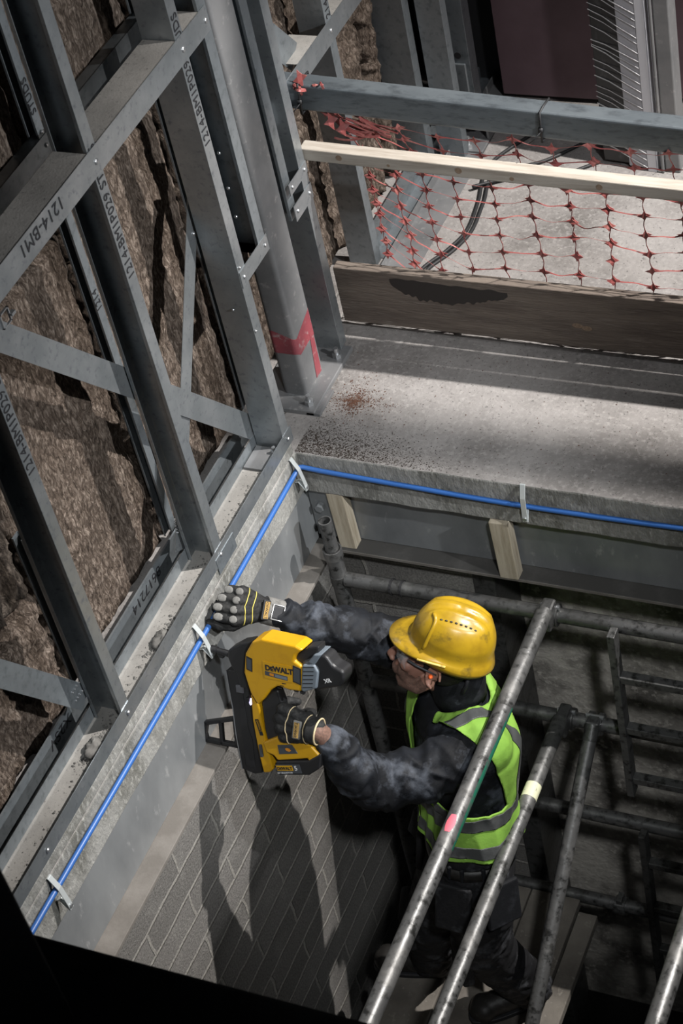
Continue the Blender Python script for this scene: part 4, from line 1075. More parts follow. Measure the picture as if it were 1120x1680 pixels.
def frame(t):
    l=LatP.lerp(LatS,min(1,max(0,t*1.4-.2))).normalized(); l=(l-UP*l.dot(UP)).normalized(); return l, l.cross(UP).normalized()
SEC=[(-.16,.150,.105),(-.08,.168,.118),(.0,.170,.120),(.12,.158,.112),(.25,.160,.115),(.38,.178,.126),(.47,.190,.124),(.53,.185,.108),(.575,.140,.085),(.60,.085,.070),(.635,.062,.062)]
def sec(s):
    for i in range(len(SEC)-1):
        if s<=SEC[i+1][0] or i==len(SEC)-2:
            a,b_=SEC[i],SEC[i+1]; u=min(1,max(0,(s-a[0])/(b_[0]-a[0]))); u=u*u*(3-2*u) if False else u
            return a[1]+(b_[1]-a[1])*u, a[2]+(b_[2]-a[2])*u
def tp(s,th,off=0):
    """point on the torso: s = metres up the spine from the pelvis, th = angle from the front towards the left side"""
    w,d=sec(s); l,f=frame(max(0,min(1,s/.6)))
    ex=.88
    cx=math.copysign(abs(math.cos(th))**ex,math.cos(th)); sy=math.copysign(abs(math.sin(th))**ex,math.sin(th))
    # sloping shoulders: the sides follow the two shoulder joints
    c=P0+UP*s
    if s>.42:
        k=min(1,(s-.42)/.12); sh=((LS+RS)/2-(P0+UP*.52)); c=c+V((sh.x,sh.y,0))*k*.6
        c=c+UP*0
        rise=(RS-LS).dot(UP)*.5*k*min(1,w/.15)
        return c+f*(d+off)*cx+l*(w+off)*sy-UP*rise*sy*.8
    return c+f*(d+off)*cx+l*(w+off)*sy
def loft(s0,s1,off,ns=40,nt=64,cap=True):
    b=B(); vs=[];fs=[]
    for i in range(ns+1):
        s=s0+(s1-s0)*i/ns
        for j in range(nt): vs.append(tp(s,2*PI*j/nt,off))
    for i in range(ns):
        for j in range(nt): fs.append((i*nt+j,i*nt+(j+1)%nt,(i+1)*nt+(j+1)%nt,(i+1)*nt+j))
    if cap: fs.append(tuple(range(nt-1,-1,-1))); fs.append(tuple(ns*nt+j for j in range(nt)))
    b.add(vs,fs); return b

# head frame
HF=HF.normalized(); HU=(HU-HF*HU.dot(HF)).normalized(); HL=HU.cross(HF).normalized()   # forward, up, left
HM=Matrix((HF,HL,HU)).transposed()
HS=1.05
def hp(x,y,z): return HC+(HF*x+HL*y+HU*z)*HS
def head(b):
    E=lambda c,r:b.ell(hp(*c),r,HM,28,18)
    E((-.008,0,.045),(.098,.078,.095)); E((-.03,0,.02),(.078,.075,.085))
    E((.042,0,-.015),(.050,.062,.080)); E((.04,0,-.07),(.052,.052,.045))
    E((.068,0,-.098),(.024,.026,.022))
    for s in (-1,1):
        b.chain([hp(-.005,.060*s,-.045),hp(.02,.052*s,-.082),hp(.066,.016*s,-.106)],[.020,.019,.016])
        E((.066,.042*s,-.022),(.022,.022,.020)); E((.075,.022*s,-.055),(.018,.022,.026))
        E((.112,.012*s,-.040),(.009,.008,.008))
        b.chain([hp(.072,.052*s,.022),hp(.091,.020*s,.026)],[.011,.011])
        # ear: rim and lobe
        pts=[hp(-.013+.020*math.cos(a),(.083+.010*math.cos(a+2.6))*s,-.004+.034*math.sin(a)) for a in [math.radians(-100+28*k) for k in range(11)]]
        b.chain(pts,[.0055]*11,10); E((-.012,.076*s,-.004),(.016,.004,.026)); E((-.004,.077*s,-.030),(.008,.006,.009))
    b.chain([hp(.092,0,.022),hp(.104,0,.0),hp(.121,0,-.032)],[.010,.010,.0125])
    E((.100,0,-.064),(.011,.022,.006)); E((.097,0,-.075),(.011,.020,.007)); E((.090,0,-.068),(.014,.030,.022))
    b.chain([hp(.015,-.006,-.072),NK+UP*.035+HF*.022],[.042,.048])
    b.chain([hp(-.035,-.01,-.03),hp(-.055,-.034,-.07),NK+UP*.06,NK],[.048,.042,.050,.062])
bb=loft(-.14,.60,-.012)
head(bb)
bb.chain([LS,EL,WL],[.055,.042,.030]); bb.chain([RS,ER,WR],[.055,.042,.030])
bb.chain([HLF,KL,AL],[.082,.058,.042]); bb.chain([HRT,KR,AR],[.082,.058,.042])
bb.chain([AL,AL+V((-.09,-.07,-.045))],[.036,.030]); bb.chain([AR,AR+V((-.13,-.01,-.045))],[.036,.030])

# hands (inside the gloves on both sides)
FL=[(.043,.027,.022),(.047,.030,.023),(.043,.028,.022),(.034,.022,.019)]
def hand(b,w,f,n,t,curl,r=.0105,sc=1,thumb=None,spread=0,mc=1):
    """w wrist, f towards the knuckles, n out of the back of the hand, t towards the thumb side"""
    f=f.normalized(); n=(n-f*n.dot(f)).normalized(); t=(t-f*t.dot(f)-n*t.dot(n)).normalized()
    info=[]
    for i in range(4):
        k=w+f*(.094,.098,.093,.083)[i]*sc*mc+t*(.035,.0115,-.012,-.034)[i]*sc+n*(.002,.005,.003,-.002)[i]
        b.chain([w+t*(.012,.004,-.004,-.012)[i]*sc,k],[.019*sc*min(1,r/.0105),r*1.55])
        p=k; a=0; J=[k]
        for q in range(3):
            a+=math.radians(curl[i][q]); d=f*math.cos(a)-n*math.sin(a)+t*spread*(1.5-i)*.1
            p=p+d.normalized()*FL[i][q]*sc; J.append(p)
        b.chain(J,[r*1.25,r*1.15,r*1.05,r*.92],14)
        info.append(J)
    b.ell(w+f*.05*sc*mc,(.05*sc*mc,.040*sc*min(1,r/.010),.020*sc*min(1,r/.0105)),Matrix((f,t,n)).transposed(),24,14)
    tb=w+f*.028*sc+t*.026*sc-n*.008
    td=thumb or [(.6,.55,-.55),(.85,.15,-.5),(.9,-.15,-.4)]
    p=tb; J=[tb]
    for q,L in enumerate((.044,.034,.026)):
        d=(f*td[q][0]+t*td[q][1]+n*td[q][2]).normalized(); p=p+d*L*sc; J.append(p)
    b.chain([w+f*.01+t*.012]+J,[q_*min(1,r/.0128) for q_ in (.019,.0165,.0145,.0130,.0108)],14)
    return info,J,(f,n,t)
# raised far hand: a loose fist, back of the hand towards the photographer
nR=V((.45,-.58,.68)).normalized(); fR=V((-.93,-.05,.06))*.75+nR*.66; tR=V((0,-.55,-.75))
cR=[(44,74,68),(46,76,70),(48,78,70),(52,80,70)]
kw=dict(thumb=[(.62,.62,-.45),(.85,.12,-.5),(.8,-.2,-.55)])
hand(bb,WR,fR,nR,tR,cR,.0078,1.17,mc=.74,**kw)
# near hand closed round the handle of the nailer
fL=gp(.195,.155,.03)-WL; nL=GNN+V((.25,0,.25)); tL=-GD
cL=[(55,62,45),(62,66,50),(64,68,50),(66,68,50)]
kwL=dict(thumb=[(.25,-.1,-1),(.6,-.3,-.8),(.8,-.4,-.3)])
hand(bb,WL,fL,nL,tL,cL,.0078,1.17,**kwL)
body=fuse(bb,.0048,3,.4)
person=obj('person',body,[MT['skin'],MT['beard']])
tag(person,'person in yellow helmet and lime vest, holding a nailer, far fist raised','person')
# stubble on the jaw
def to_head(c):
    d=c-HC; return V((d.dot(HF),d.dot(HL),d.dot(HU)))
mw=WORLD[person]
for p in person.data.polygons:
    q=to_head(p.center+mw)
    if q.x>-.005 and q.length<.16 and q.z<-.045-.25*max(0,.02-abs(q.x-.03))+ .012*noise.noise(q*60) and q.z>-.135 and not (q.x>.093 and abs(q.y)<.02 and q.z>-.058): p.material_index=1
    if q.x>.06 and q.z<-.028 and abs(q.y)>.02 and q.z<-.04: p.material_index=1
for s in (-1,1):
    b=B(); b.ell(hp(.078,.031*s,.002),(.0115,.0115,.0115),None,16,10); obj('eye',b,mat('eye',(.3,.28,.26),.2),person,smooth=True)
b=B(); b.ell(hp(-.006,.081,-.006),(.007,.011,.006),HM,12,8); obj('ear_plug',b,MT['plug'],person,smooth=True,label='orange ear plug')
# short hair below the helmet
b=B(); b.ell(hp(-.028,0,.012),(.086,.0815,.088),HM,32,20); me=fuse(b,.006,1)
bm=bmesh.new(); bm.from_mesh(me)
kill=[v for v in bm.verts if (lambda q:q.x>-.028+.25*max(0,q.z-.0) or q.z<-.078)(to_head(v.co))]
bmesh.ops.delete(bm,geom=kill,context='VERTS'); bm.to_mesh(me); bm.free()
obj('hair',me,MT['hair'],person,smooth=True)
for s in (-1,1):
    b=B(); b.ell(hp(.012,.074*s,.022),(.010,.006,.026),HM,14,10); obj('sideburn',b,MT['hair'],person,smooth=True)

# ----- helmet
HT=hp(-.033,0,.066); tilt=math.radians(0)
def shell():
    b=B(); nt=96; rows=[]
    def rim(th):
        c=math.cos(th)
        ext=.009+.050*max(0,c)**2.0+.004*max(0,-c)
        return ext
    A,Bw,Hh=.126,.106,.128
    prof=[]
    # underside edge -> rim edge -> shell
    ks=[('skirt',0),('rim',0),('rim',1),('wall',0)]
    vs=[];fs=[];R=0
    def ring(fn):
        nonlocal R
        for j in range(nt): vs.append(HT+HM@V(fn(2*PI*j/nt)))
        R+=1
    def drop(th): c=math.cos(th); return -.024*max(0,.35-c)/1.35+ (-.012*max(0,c)**2)
    ring(lambda th:((A-.004)*math.cos(th),(Bw-.004)*math.sin(th),-.026+drop(th)))
    ring(lambda th:((A)*math.cos(th),(Bw)*math.sin(th),-.028+drop(th)))
    ring(lambda th:((A+rim(th)*.55)*math.cos(th),(Bw+rim(th)*.55)*math.sin(th),-.020+drop(th)*.9))
    ring(lambda th:((A+rim(th))*math.cos(th),(Bw+rim(th))*math.sin(th),-.010+drop(th)*1.1))
    ring(lambda th:((A+rim(th))*math.cos(th),(Bw+rim(th))*math.sin(th),-.004+drop(th)*1.1))
    ring(lambda th:((A+rim(th)*.45)*math.cos(th),(Bw+rim(th)*.45)*math.sin(th),.004+drop(th)*.5))
    ring(lambda th:((A+.001)*math.cos(th),(Bw+.001)*math.sin(th),.006+drop(th)*.25))
    n=26
    for i in range(1,n):
        ph=PI/2*i/n
        def fn(th,ph=ph):
            e=.74
            cp=math.cos(ph)**e; sp=math.sin(ph)**.90
            x=A*cp*math.cos(th); y=Bw*cp*math.sin(th); z=.008+Hh*sp
            # three raised ribs running front to back over the crown
            r=0
            if ph>.55:
                for yy,wd,hh in ((0,.013,.006),(.036,.007,.0032),(-.036,.007,.0032)):
                    r+=hh*math.exp(-((y-yy)/wd)**4)
                r*=min(1,(ph-.55)/.25)*min(1,max(0,(.115-abs(x))/.03))
            # stepped side panel
            if .15<ph<.95 and abs(math.sin(th))>.45: r+=.0022*max(0,min(1,(abs(math.sin(th))-.45)/.08))*min(1,(ph-.15)/.1)*min(1,(.95-ph)/.1)
            k=1+r/.11
            return (x*k,y*k,.008+(z-.008)*k)
        ring(fn)
    for i in range(R-1):
        for j in range(nt): fs.append((i*nt+j,i*nt+(j+1)%nt,(i+1)*nt+(j+1)%nt,(i+1)*nt+j))
    vs.append(HT+HM@V((0,0,.008+Hh*1.05))); top=len(vs)-1
    for j in range(nt): fs.append(((R-1)*nt+j,(R-1)*nt+(j+1)%nt,top))
    # inner lining
    b.add(vs,fs); return b
hel=obj('helmet',shell(),MT['helmet'],person,smooth=True,label='scuffed yellow safety helmet')
def hsurf(x,y,up=0):
    """point on the shell above head coordinates x (front), y (left)"""
    A,Bw,Hh=.126,.106,.128; r=min(.999,math.hypot(x/A,y/Bw)); cp=r**(1/.74); ph=math.acos(cp); z=.008+Hh*math.sin(ph)**.90
    nrm=V((x/A/A,y/Bw/Bw,(z)/Hh/Hh)).normalized(); return HT+HM@(V((x,y,z))+nrm*up), HM@nrm
for k in range(9):
    x=.062-.0145*k; y=.0585+.006*math.sin(k/8*PI)
    p,n=hsurf(x,y,.001); b=B(); b.ell(p,(.0045,.0028,.0022),HM,10,6); obj('vent_hole',b,MT['ink'],hel,smooth=True,label='dark vent hole')
pts=[hsurf(.075-.014*math.sin(u*3),.04+.052*u,.0025)[0] for u in [i/12 for i in range(13)]]
b=B(); b.tube(pts,[.0035]+[.006]*11+[.004],10); obj('side_rib',b,MT['helmet'],hel,smooth=True)
p=hp(.02,.118,.038); b=B(); b.tube([HT+HM@V((.075*math.cos(a)-.02+.06,.116*1.0,-.006-.004*math.cos(a))) for a in (1.,1.4,1.8,2.2)],.0035,8)
obj('worn_label',b,mat('worn pale label',(.58,.42,.10),.5,noise1=(60,(.2,.14,.03),.55,.7)),hel,smooth=True,label='worn pale label')
b=B(); b.tube([hp(-.105,.055,.02),hp(-.108,.058,-.015),hp(-.104,.056,-.045)],.006,8); obj('harness_strap',b,MT['ink'],hel,smooth=True)
# ----- safety glasses
gl=B(); nn=18; vs=[];fs=[]
for i in range(nn+1):
    y=-.066+.132*i/nn
    for j in range(7):
        z=-.026+.044*j/6; zz=z if abs(y)>.012 else max(z,-.006)
        x=.108-9.5*y*y*.9+.004*math.cos(j-3)*.5
        vs.append(hp(x,y,zz+.004))
for i in range(nn):
    for j in range(6): a=i*7+j; fs.append((a,a+1,a+8,a+7))
gl.add(vs,fs); go=obj('safety_glasses',gl,MT['lens'],person,smooth=True,label='clear safety glasses with dark arms')
md=go.modifiers.new('s','SOLIDIFY'); md.thickness=.0018
for s in (-1,1):
    b=B(); b.tube([hp(.068,.067*s,.012),hp(.04,.076*s,.010),hp(.0,.0795*s,.006),hp(-.02,.079*s,.002)],[.0045,.004,.003,.003],8); obj('temple_arm',b,MT['dkgrey'],go,smooth=True)

# ----- cloth helper
def wrinkle(amp,freq,dirv,freq2=None,seed=0):
    dirv=V(dirv).normalized()
    def fn(c,n):
        al=c.dot(dirv); pr=c-dirv*al
        q=V((al*freq,pr.x*freq*.3+seed,pr.y*freq*.3+pr.z*freq*.3))
        ax=dirv.orthogonal(); sw=c.dot(ax)*freq*.55
        r=min(abs(noise.noise(q+V((.6*noise.noise(q*.7)+sw,0,0)))),.9*abs(noise.noise(q*1.15+V((-sw*1.2,4.7,seed))))+.04)
        r2=noise.fractal(c*freq*.8+V((seed,3,0)),1,2,2)
        return n*amp*((.42-r*2.2)+.35*r2)
    return fn
# ----- jacket: torso and both sleeves
jb=loft(-.03,.585,.010)
jb.chain([NK-UP*.02,NK+UP*.055+HF*.008],[.080,.072])
LM=LS.lerp(EL,.5)+V((.005,-.015,-.015)); FM=EL.lerp(WL,.45)+V((.01,-.018,-.012))
jb.chain([LS+V((-.02,.02,.0)),LS,LM,EL,FM,EL.lerp(WL,.80)],[.085,.089,.088,.083,.072,.047])
RM=RS.lerp(ER,.5)+V((0,0,-.005)); RF=ER.lerp(WR,.45)
jb.chain([RS,RM,ER,RF,ER.lerp(WR,.84)],[.082,.082,.076,.064,.043])
jm=fuse(jb,.0065,7,.5)
def jw(c,n):
    def near(a,b_): 
        d=(b_-a); u=max(0,min(1,(c-a).dot(d)/d.length_squared)); return (c-(a+d*u)).length,u,d.normalized()
    best=min(((near(a,b_))+(k,) for k,(a,b_) in enumerate(((LS,EL),(EL,WL),(RS,ER),(ER,WR)))),key=lambda r:r[0])
    if best[0]<.11:
        d=best[2]; amp=.019 if best[3] in(1,3) else .018
        return wrinkle(amp,14,d,seed=best[3]*7)(c,n)
    return wrinkle(.006,14,UP,seed=31)(c,n)
displace(jm,jw)
jk=obj('jacket',jm,MT['jacket'],person,smooth=True)
sm=jk.modifiers.new('s','SMOOTH'); sm.factor=.5; sm.iterations=2
# collar standing at the neck
vs=[];fs=[];n=40
for i in range(5):
    for j in range(n):
        a=2*PI*j/n; r=.078+.006*i*.5; cc=NK+UP*(-.01+.033*i)+HF*(.003*i)
        l,f=frame(1); vs.append(cc+f*r*math.cos(a)*1.02+l*r*math.sin(a)+UP*(-.02*max(0,math.cos(a))))
for i in range(4):
    for j in range(n): fs.append((i*n+j,i*n+(j+1)%n,(i+1)*n+(j+1)%n,(i+1)*n+j))
b=B(); b.add(vs,fs); o=obj('collar',b,MT['jacketclean'],jk,smooth=True); md=o.modifiers.new('s','SOLIDIFY'); md.thickness=.006

# ----- hi-vis vest: a shell over torso and shoulder caps, trimmed with clean cuts
DL=(EL-LS).normalized(); DR=(ER-RS).normalized()
vb=loft(-.085,.60,.032)
outL=(DL*.75+LatS*.55+UP*-.1).normalized(); outR=(DR*.75-LatS*.55).normalized()
vb.chain([LS-LatS*.05,LS+V((0,0,.004)),LS+DL*.07],[.104,.109,.112]); vb.chain([RS+LatS*.05,RS,RS+DR*.06],[.100,.103,.104])
vm=fuse(vb,.0055,10,.5)
def vco(c):
    q=c-P0; s_=q.dot(UP); l,f=frame(max(0,min(1,s_/.6))); r=q-UP*s_
    if s_>.42:
        k=min(1,(s_-.42)/.12); sh=((LS+RS)/2-(P0+UP*.52)); r=r-V((sh.x,sh.y,0))*k*.6
    return s_, math.atan2(r.dot(l),r.dot(f)), r.dot(l), r.dot(f)
def vw(c,n):
    s_,t_,x_,y_=vco(c)
    a=.010*(.35-abs(noise.noise(V((t_*3.0+s_*3,s_*4.5,6))))*1.5)+.006*noise.noise(c*9)
    if s_<.26: a+=.010*math.sin(t_*7+2*math.sin(s_*9))*max(0,(.26-s_)/.15)+.014*max(0,(.22-s_)/.11)
    return n*a
displace(vm,vw)
bm=bmesh.new(); bm.from_mesh(vm); bpy.data.meshes.remove(vm)
def cut(co,no):
    bmesh.ops.bisect_plane(bm,geom=bm.verts[:]+bm.edges[:]+bm.faces[:],plane_co=co,plane_no=no,dist=1e-5)
HEM,NECK=.100,.600
cut(P0+UP*HEM,UP)
for s_ in (.115,.158,.215,.262): cut(P0+UP*s_,UP)
cL_,cR_=LS+DL*.045,RS+DR*.035
nL_,nR_=(DL*.8+LatS*.45).normalized(),(DR*.8-LatS*.45).normalized()
cut(cL_,nL_); cut(cR_,nR_)
l6,f6=frame(.7)
sh6=((LS+RS)/2-(P0+UP*.52)); c6=P0+V((sh6.x,sh6.y,0))*.6
for x_ in (-.155,-.110,.110,.155): cut(c6+l6*x_,l6)
kill=[]
for f_ in bm.faces:
    c=f_.calc_center_median(); s_,t_,x_,y_=vco(c)
    k=s_<HEM or s_>.64
    if (c-cL_).dot(nL_)>0 and (c-LS).length<.24 and s_>.15: k=True
    if (c-cR_).dot(nR_)>0 and (c-RS).length<.24 and s_>.15: k=True
    ax=c-NK; h_=ax.dot(UP); 
    if h_>-.03 and (ax-UP*h_).length<.090: k=True
    if abs(t_-.0)<.05+.36*max(0,(s_-.10)/.48)**1.3 and y_>0: k=True
    if k: kill.append(f_)
bmesh.ops.delete(bm,geom=kill,context='FACES')
# even out the trimmed edges
for it in range(12):
    mv=[]
    for v in bm.verts:
        be=[e for e in v.link_edges if e.is_boundary]
        if len(be)==2: mv.append((v,(be[0].other_vert(v).co+be[1].other_vert(v).co)*.25+v.co*.5))
    for v,c in mv: v.co=c
bm.normal_update()
def isband(c):
    s_,t_,x_,y_=vco(c); xx=(c-c6).dot(l6)
    if .115<s_<.158 or .215<s_<.262: return True
    return s_>.262 and .110<abs(xx)<.155
def piece(test,off):
    used={}; vs=[]; fs=[]
    for f_ in bm.faces:
        if not test(f_.calc_center_median()): continue
        q=[]
        for v in f_.verts:
            if v not in used: used[v]=len(vs); vs.append(v.co+v.normal*off)
            q.append(used[v])
        fs.append(tuple(q))
    b=B(); b.add(vs,fs); return b
def plain(b):
    me=bpy.data.meshes.new('x'); me.from_pydata([tuple(p) for p in b.v],[],b.f); me.update(); return me
ve=obj('hi_vis_vest',plain(piece(lambda c:True,0)),MT['vest'],person,smooth=True,label='lime hi-vis vest')
md=ve.modifiers.new('s','SOLIDIFY'); md.thickness=.004; md.offset=-1
for nm in ('hem','waist','left','right'):
    def tst(c,nm=nm):
        s_,t_,x_,y_=vco(c); xx=(c-c6).dot(l6)
        if nm=='hem': return .115<s_<.158
        if nm=='waist': return .215<s_<.262
        return s_>.262 and (.110<xx<.155 if nm=='left' else -.155<xx<-.110)
    o=obj('reflective_band',plain(piece(tst,.0012)),MT['reflect'],ve,smooth=True,label='grey reflective band')
    md=o.modifiers.new('s','SOLIDIFY'); md.thickness=.0015; md.offset=1
bm.free()

# ----- trousers, belt, pouches
tb_=loft(-.15,.115,.014)
tb_.chain([HLF+V((0,0,.02)),HLF.lerp(KL,.5),KL,KL.lerp(AL,.5),AL+V((0,0,.0))],[.118,.110,.094,.086,.078])
tb_.chain([HRT+V((0,0,.02)),HRT.lerp(KR,.5),KR,KR.lerp(AR,.5),AR+V((0,0,.0))],[.118,.108,.092,.084,.076])
tm=fuse(tb_,.008,6,.5)
def tw(c,n):
    k=1.6 if (c.z<-1.62 or -1.5<c.z<-1.38) else 1
    return wrinkle(.0085*k,20,(.1,.1,1),seed=5)(c,n)
displace(tm,tw)
tr=obj('trousers',tm,MT['trouser'],person,smooth=True)
l0,f0=frame(0)
def onhip(s,th,off): return tp(s,th,off)
def pouch(name,s,th,w,h,d,m,lab=None,par=tr,tiltv=0):
    c=onhip(s,th,.018); l,f=frame(0); out=(f*math.cos(th)+l*math.sin(th)).normalized(); side=UP.cross(out).normalized()
    M=Matrix((side,out,UP)).transposed().to_4x4(); M.translation=c
    M=M@Matrix.Rotation(tiltv,4,'X')
    b=B(); b.box((-w/2,-.004,-h),(w/2,d,0),M); return obj(name,b,m,par,bevel=.008,seg=3,label=lab)
pouch('holster_pocket',-.01,1.05,.12,.17,.018,MT['trouser'],tiltv=.16)
pouch('holster_pocket',-.02,2.0,.12,.16,.016,MT['jacketclean'],tiltv=.10)
pouch('holster_pocket',-.01,-.7,.13,.17,.02,MT['trouser'],tiltv=.1)
for th in (.95,1.25,1.65,2.2,2.6):
    pouch('belt_loop',.058,th,.016,.055,.012,MT['jacketclean'])
b=B(); pts=[tp(.02,2*PI*j/48,.020) for j in range(49)]
vs=[];fs=[]
for j in range(48):
    for dz in (-.019,.019): vs.append(tp(.03+dz,2*PI*j/48,.024))
for j in range(48): a=2*j; c=2*((j+1)%48); fs.append((a,c,c+1,a+1))
b.add(vs,fs); o=obj('belt',b,MT['boot'],tr,smooth=True); md=o.modifiers.new('s','SOLIDIFY'); md.thickness=.006
# tool holder on the far hip, hanging in front of the wall
pc=pouch('tool_pouch',-.0,-.95,.11,.13,.06,MT['trouser'],tiltv=.35)
# knee pads with a small badge
for K,H_,A_ in ((KL,HLF,AL),(KR,HRT,AR)):
    fwd=V((-.93,-.25,0)) if K is KR else V((-.75,-.62,.1)); fwd.normalize(); dn=(A_-H_).normalized(); sd=fwd.cross(dn).normalized(); dn=sd.cross(fwd)
    M=Matrix((sd,fwd,-dn)).transposed().to_4x4(); M.translation=K+fwd*.07
    b=B(); b.box((-.065,-.02,-.11),(.065,.024,.10),M); kp=obj('knee_pocket',b,MT['trouser'],tr,bevel=.014,seg=3)
    if K is KL:
        b=B(); b.box((-.035,.024,.058),(.035,.0255,.078),M); bd=obj('badge',b,MT['ink'],kp)
        text('lettering','DeWALT',.014,M@V((.030,.0262,.062)),M.to_3x3()@V((-1,0,0)),M.to_3x3()@V((0,0,1)),MT['patch'],bd)
# ----- boots
def boot(A_,toe,par):
    sole_z=-1.914; d=V((toe.x-A_.x,toe.y-A_.y,0)); L=d.length; d.normalize(); s=V((-d.y,d.x,0))
    heel=V((A_.x,A_.y,0))-d*.065
    b=B()
    z=lambda h:sole_z+h
    P=lambda a,h:V((heel.x+d.x*a,heel.y+d.y*a,z(h)))
    b.chain([A_+V((0,0,.04)),P(.07,.10)],[.058,.056],18); b.chain([P(.045,.052),P(.12,.058),P(.19,.050),P(.245,.045)],[.044,.046,.044,.041],20)
    b.chain([P(.235,.048)+s*.012,P(.235,.048)-s*.012],[.042,.042])
    me=fuse(b,.006,4)
    for v in me.vertices:
        if v.co.z<z(.018): v.co.z=z(.018)
    o=obj('boot',me,MT['boot'],par,smooth=True)
    prof=[]
    for k in range(28):
        a=2*PI*k/28; u=.14+.152*math.cos(a); w=(.044+.008*math.cos(a))*math.copysign(abs(math.sin(a))**.7,math.sin(a)); prof.append((u,w))
    bb=B(); bb.prism(prof,lambda u,w:P(u,0)+s*w,lambda u,w:P(u,.020)+s*w); obj('sole',bb,MT['ink'],o,bevel=.003)
    for k in range(4):
        c=P(.125+.022*k*.9,.100-.012*k); bb=B(); bb.tube([c+s*.022,c+V((0,0,.006)),c-s*.022],.003,6); obj('lace',bb,MT['ink'],o,smooth=True)
boot(AL,V((.60,-.70,0)),person); boot(AR,V((.19,-.60,0)),person)

# ----- gloves
def glove(w,f,n,t,curl,kw,name_lab,cuff=.05,big=1.0,cuffr=.043):
    b=B(); info,J,(f,n,t)=hand(b,w,f,n,t,curl,.0130,1.2*big,**kw)
    if cuff: b.chain([w+(ER-WR).normalized()*cuff,w],[.038,.035])
    else: b.tube([w-f*.004,w+f*.03],[.036,.034],20)
    me=fuse(b,.0026,2,.4)
    displace(me,lambda c,nn:nn*.0012*noise.fractal(c*120,1,2,3))
    g=obj('glove',me,MT['glove'],person,smooth=True,label=name_lab)
    return g,info,J,f,n,t
from mathutils.bvhtree import BVHTree
def surf(o):
    c=WORLD[o]; T=BVHTree.FromPolygons([tuple(v.co+c) for v in o.data.vertices],[tuple(p.vertices) for p in o.data.polygons])
    def hit(c0,d,lift=.001):
        d=d.normalized(); h=T.ray_cast(c0+d*.12,-d)
        return (h[0]+d*lift) if h[0] is not None else c0+d*.04
    return hit
gR,iR,JR,f,n,t=glove(WR,fR,nR,tR,cR,dict(kw,mc=.74),'black and grey work glove on the raised fist')
def pad(p,d,n,t,ln,wd,par,m='glovegrey',th=.008,up=.0105):
    M=Matrix((d,t,n)).transposed(); b=B(); b.ell(hit(p,n,-.0012),(ln,wd,.0034),M,18,10); return obj('finger_pad',b,MT[m],par,smooth=True,label='grey finger pad')
hit=surf(gR)
for i,J in enumerate(iR):
    for u in (.10,.98):
        d=(J[1]-J[0]).normalized(); nn=(n-d*n.dot(d)).normalized(); tt=nn.cross(d)
        pad(J[0].lerp(J[1],u),d,nn,tt,.0125 if u<.5 else .0150,.0115,gR,up=.0135 if u<.5 else .0115)
    d=(J[2]-J[1]).normalized(); nn=(n*.3+f*.9); nn=(nn-d*nn.dot(d)).normalized(); pad(J[1].lerp(J[2],.45),d,nn,nn.cross(d),.013,.011,gR,up=.0115)
hit=surf(gR)
for off,sg in ((.062,1),(.036,1)):
    pts=[hit(WR+f*(off+.012*math.cos(a*1.2)),n*math.cos(a)+t*math.sin(a)) for a in [math.radians(-80+160*k/20) for k in range(21)]]
    b=B(); b.tube(pts,.0016,6); obj('piping',b,MT['pipe'],gR,smooth=True,label='yellow piping')
M=Matrix((f,t,n)).transposed().to_4x4(); M.translation=hit(WR+f*.008,n,.002)
b=B(); b.box((-.013,-.030,-.006),(.013,.030,.003),M); bd=obj('badge',b,MT['ink'],gR,bevel=.003)
b=B(); b.box((-.008,-.025,.003),(.008,.025,.0042),M); obj('badge_face',b,MT['patch'],bd)
text('lettering','DeWALT',.0125,M@V((.005,-.024,.0046)),M.to_3x3()@V((0,1,0)),M.to_3x3()@V((-1,0,0)),MT['ink'],bd)
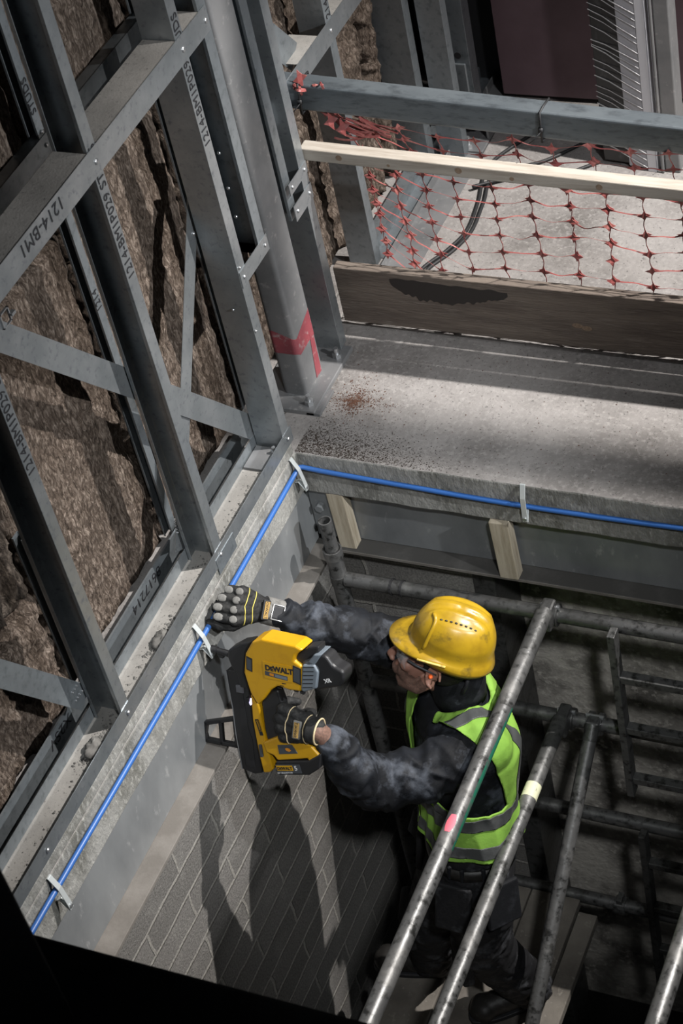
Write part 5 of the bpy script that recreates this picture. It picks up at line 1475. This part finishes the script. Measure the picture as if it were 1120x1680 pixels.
M=Matrix(((WR-ER).normalized(),t,n)); x_=M[0].normalized(); n_=(n-x_*n.dot(x_)).normalized(); M=Matrix((x_,n_.cross(x_),n_)).transposed().to_4x4(); M.translation=WR-x_*.036+n_*.040
b=B(); b.box((-.017,-.021,-.01),(.017,.021,.004),M); ck=obj('cuff_buckle',b,MT['ink'],gR,bevel=.005,seg=3)
b=B(); ring=[V((.018,-.022,.003)),V((.018,.022,.003)),V((-.018,.022,.003)),V((-.018,-.022,.003)),V((.018,-.022,.003))]; b.tube([M@p for p in ring],.0022,8); obj('buckle_frame',b,MT['steel'],ck,smooth=True,label='silver frame')
b=B(); b.pipe(WR-x_*.008,WR-x_*.062,.0415,.036,28); obj('cuff_band',b,MT['glovegrey'],gR,smooth='auto',label='grey cuff band')

gL,iL,JL,f,n,t=glove(WL,fL,nL,tL,cL,kwL,'black work glove gripping the nailer handle',cuff=.0)
hit=surf(gL)
for off,mm in ((.082,'pipe'),(.026,'pipe')):
    pts=[hit(WL+f*(off+.010*math.cos(a*1.2)),n*math.cos(a)+t*math.sin(a)) for a in [math.radians(-95+190*k/22) for k in range(23)]]
    b=B(); b.tube(pts,.0016,6); obj('piping',b,MT['beige'],gL,smooth=True,label='beige piping')
M=Matrix((f,t,n)).transposed().to_4x4(); M.translation=hit(WL+f*.054,n,.001)
b=B(); b.box((-.013,-.030,-.008),(.013,.026,.002),M); bd=obj('badge',b,MT['glovegrey'],gL,bevel=.003)
b=B(); b.box((-.008,-.025,.002),(.008,.021,.0032),M); obj('badge_face',b,MT['patch'],bd)
text('lettering','DeWALT',.0115,M@V((.005,-.023,.0036)),M.to_3x3()@V((0,1,0)),M.to_3x3()@V((-1,0,0)),MT['ink'],bd)
b=B(); b.pipe(WL+f*.022,WL-f*.006,.040,.033,28); obj('cuff_band',b,MT['glove'],gL,smooth='auto')
b=B(); b.tube([WL-f*.006+t*.0385*math.cos(a)+n*.0385*math.sin(a) for a in [2*PI*k/24 for k in range(25)]],.0028,8); obj('cuff_trim',b,MT['beige'],gL,smooth=True,label='beige cuff trim')
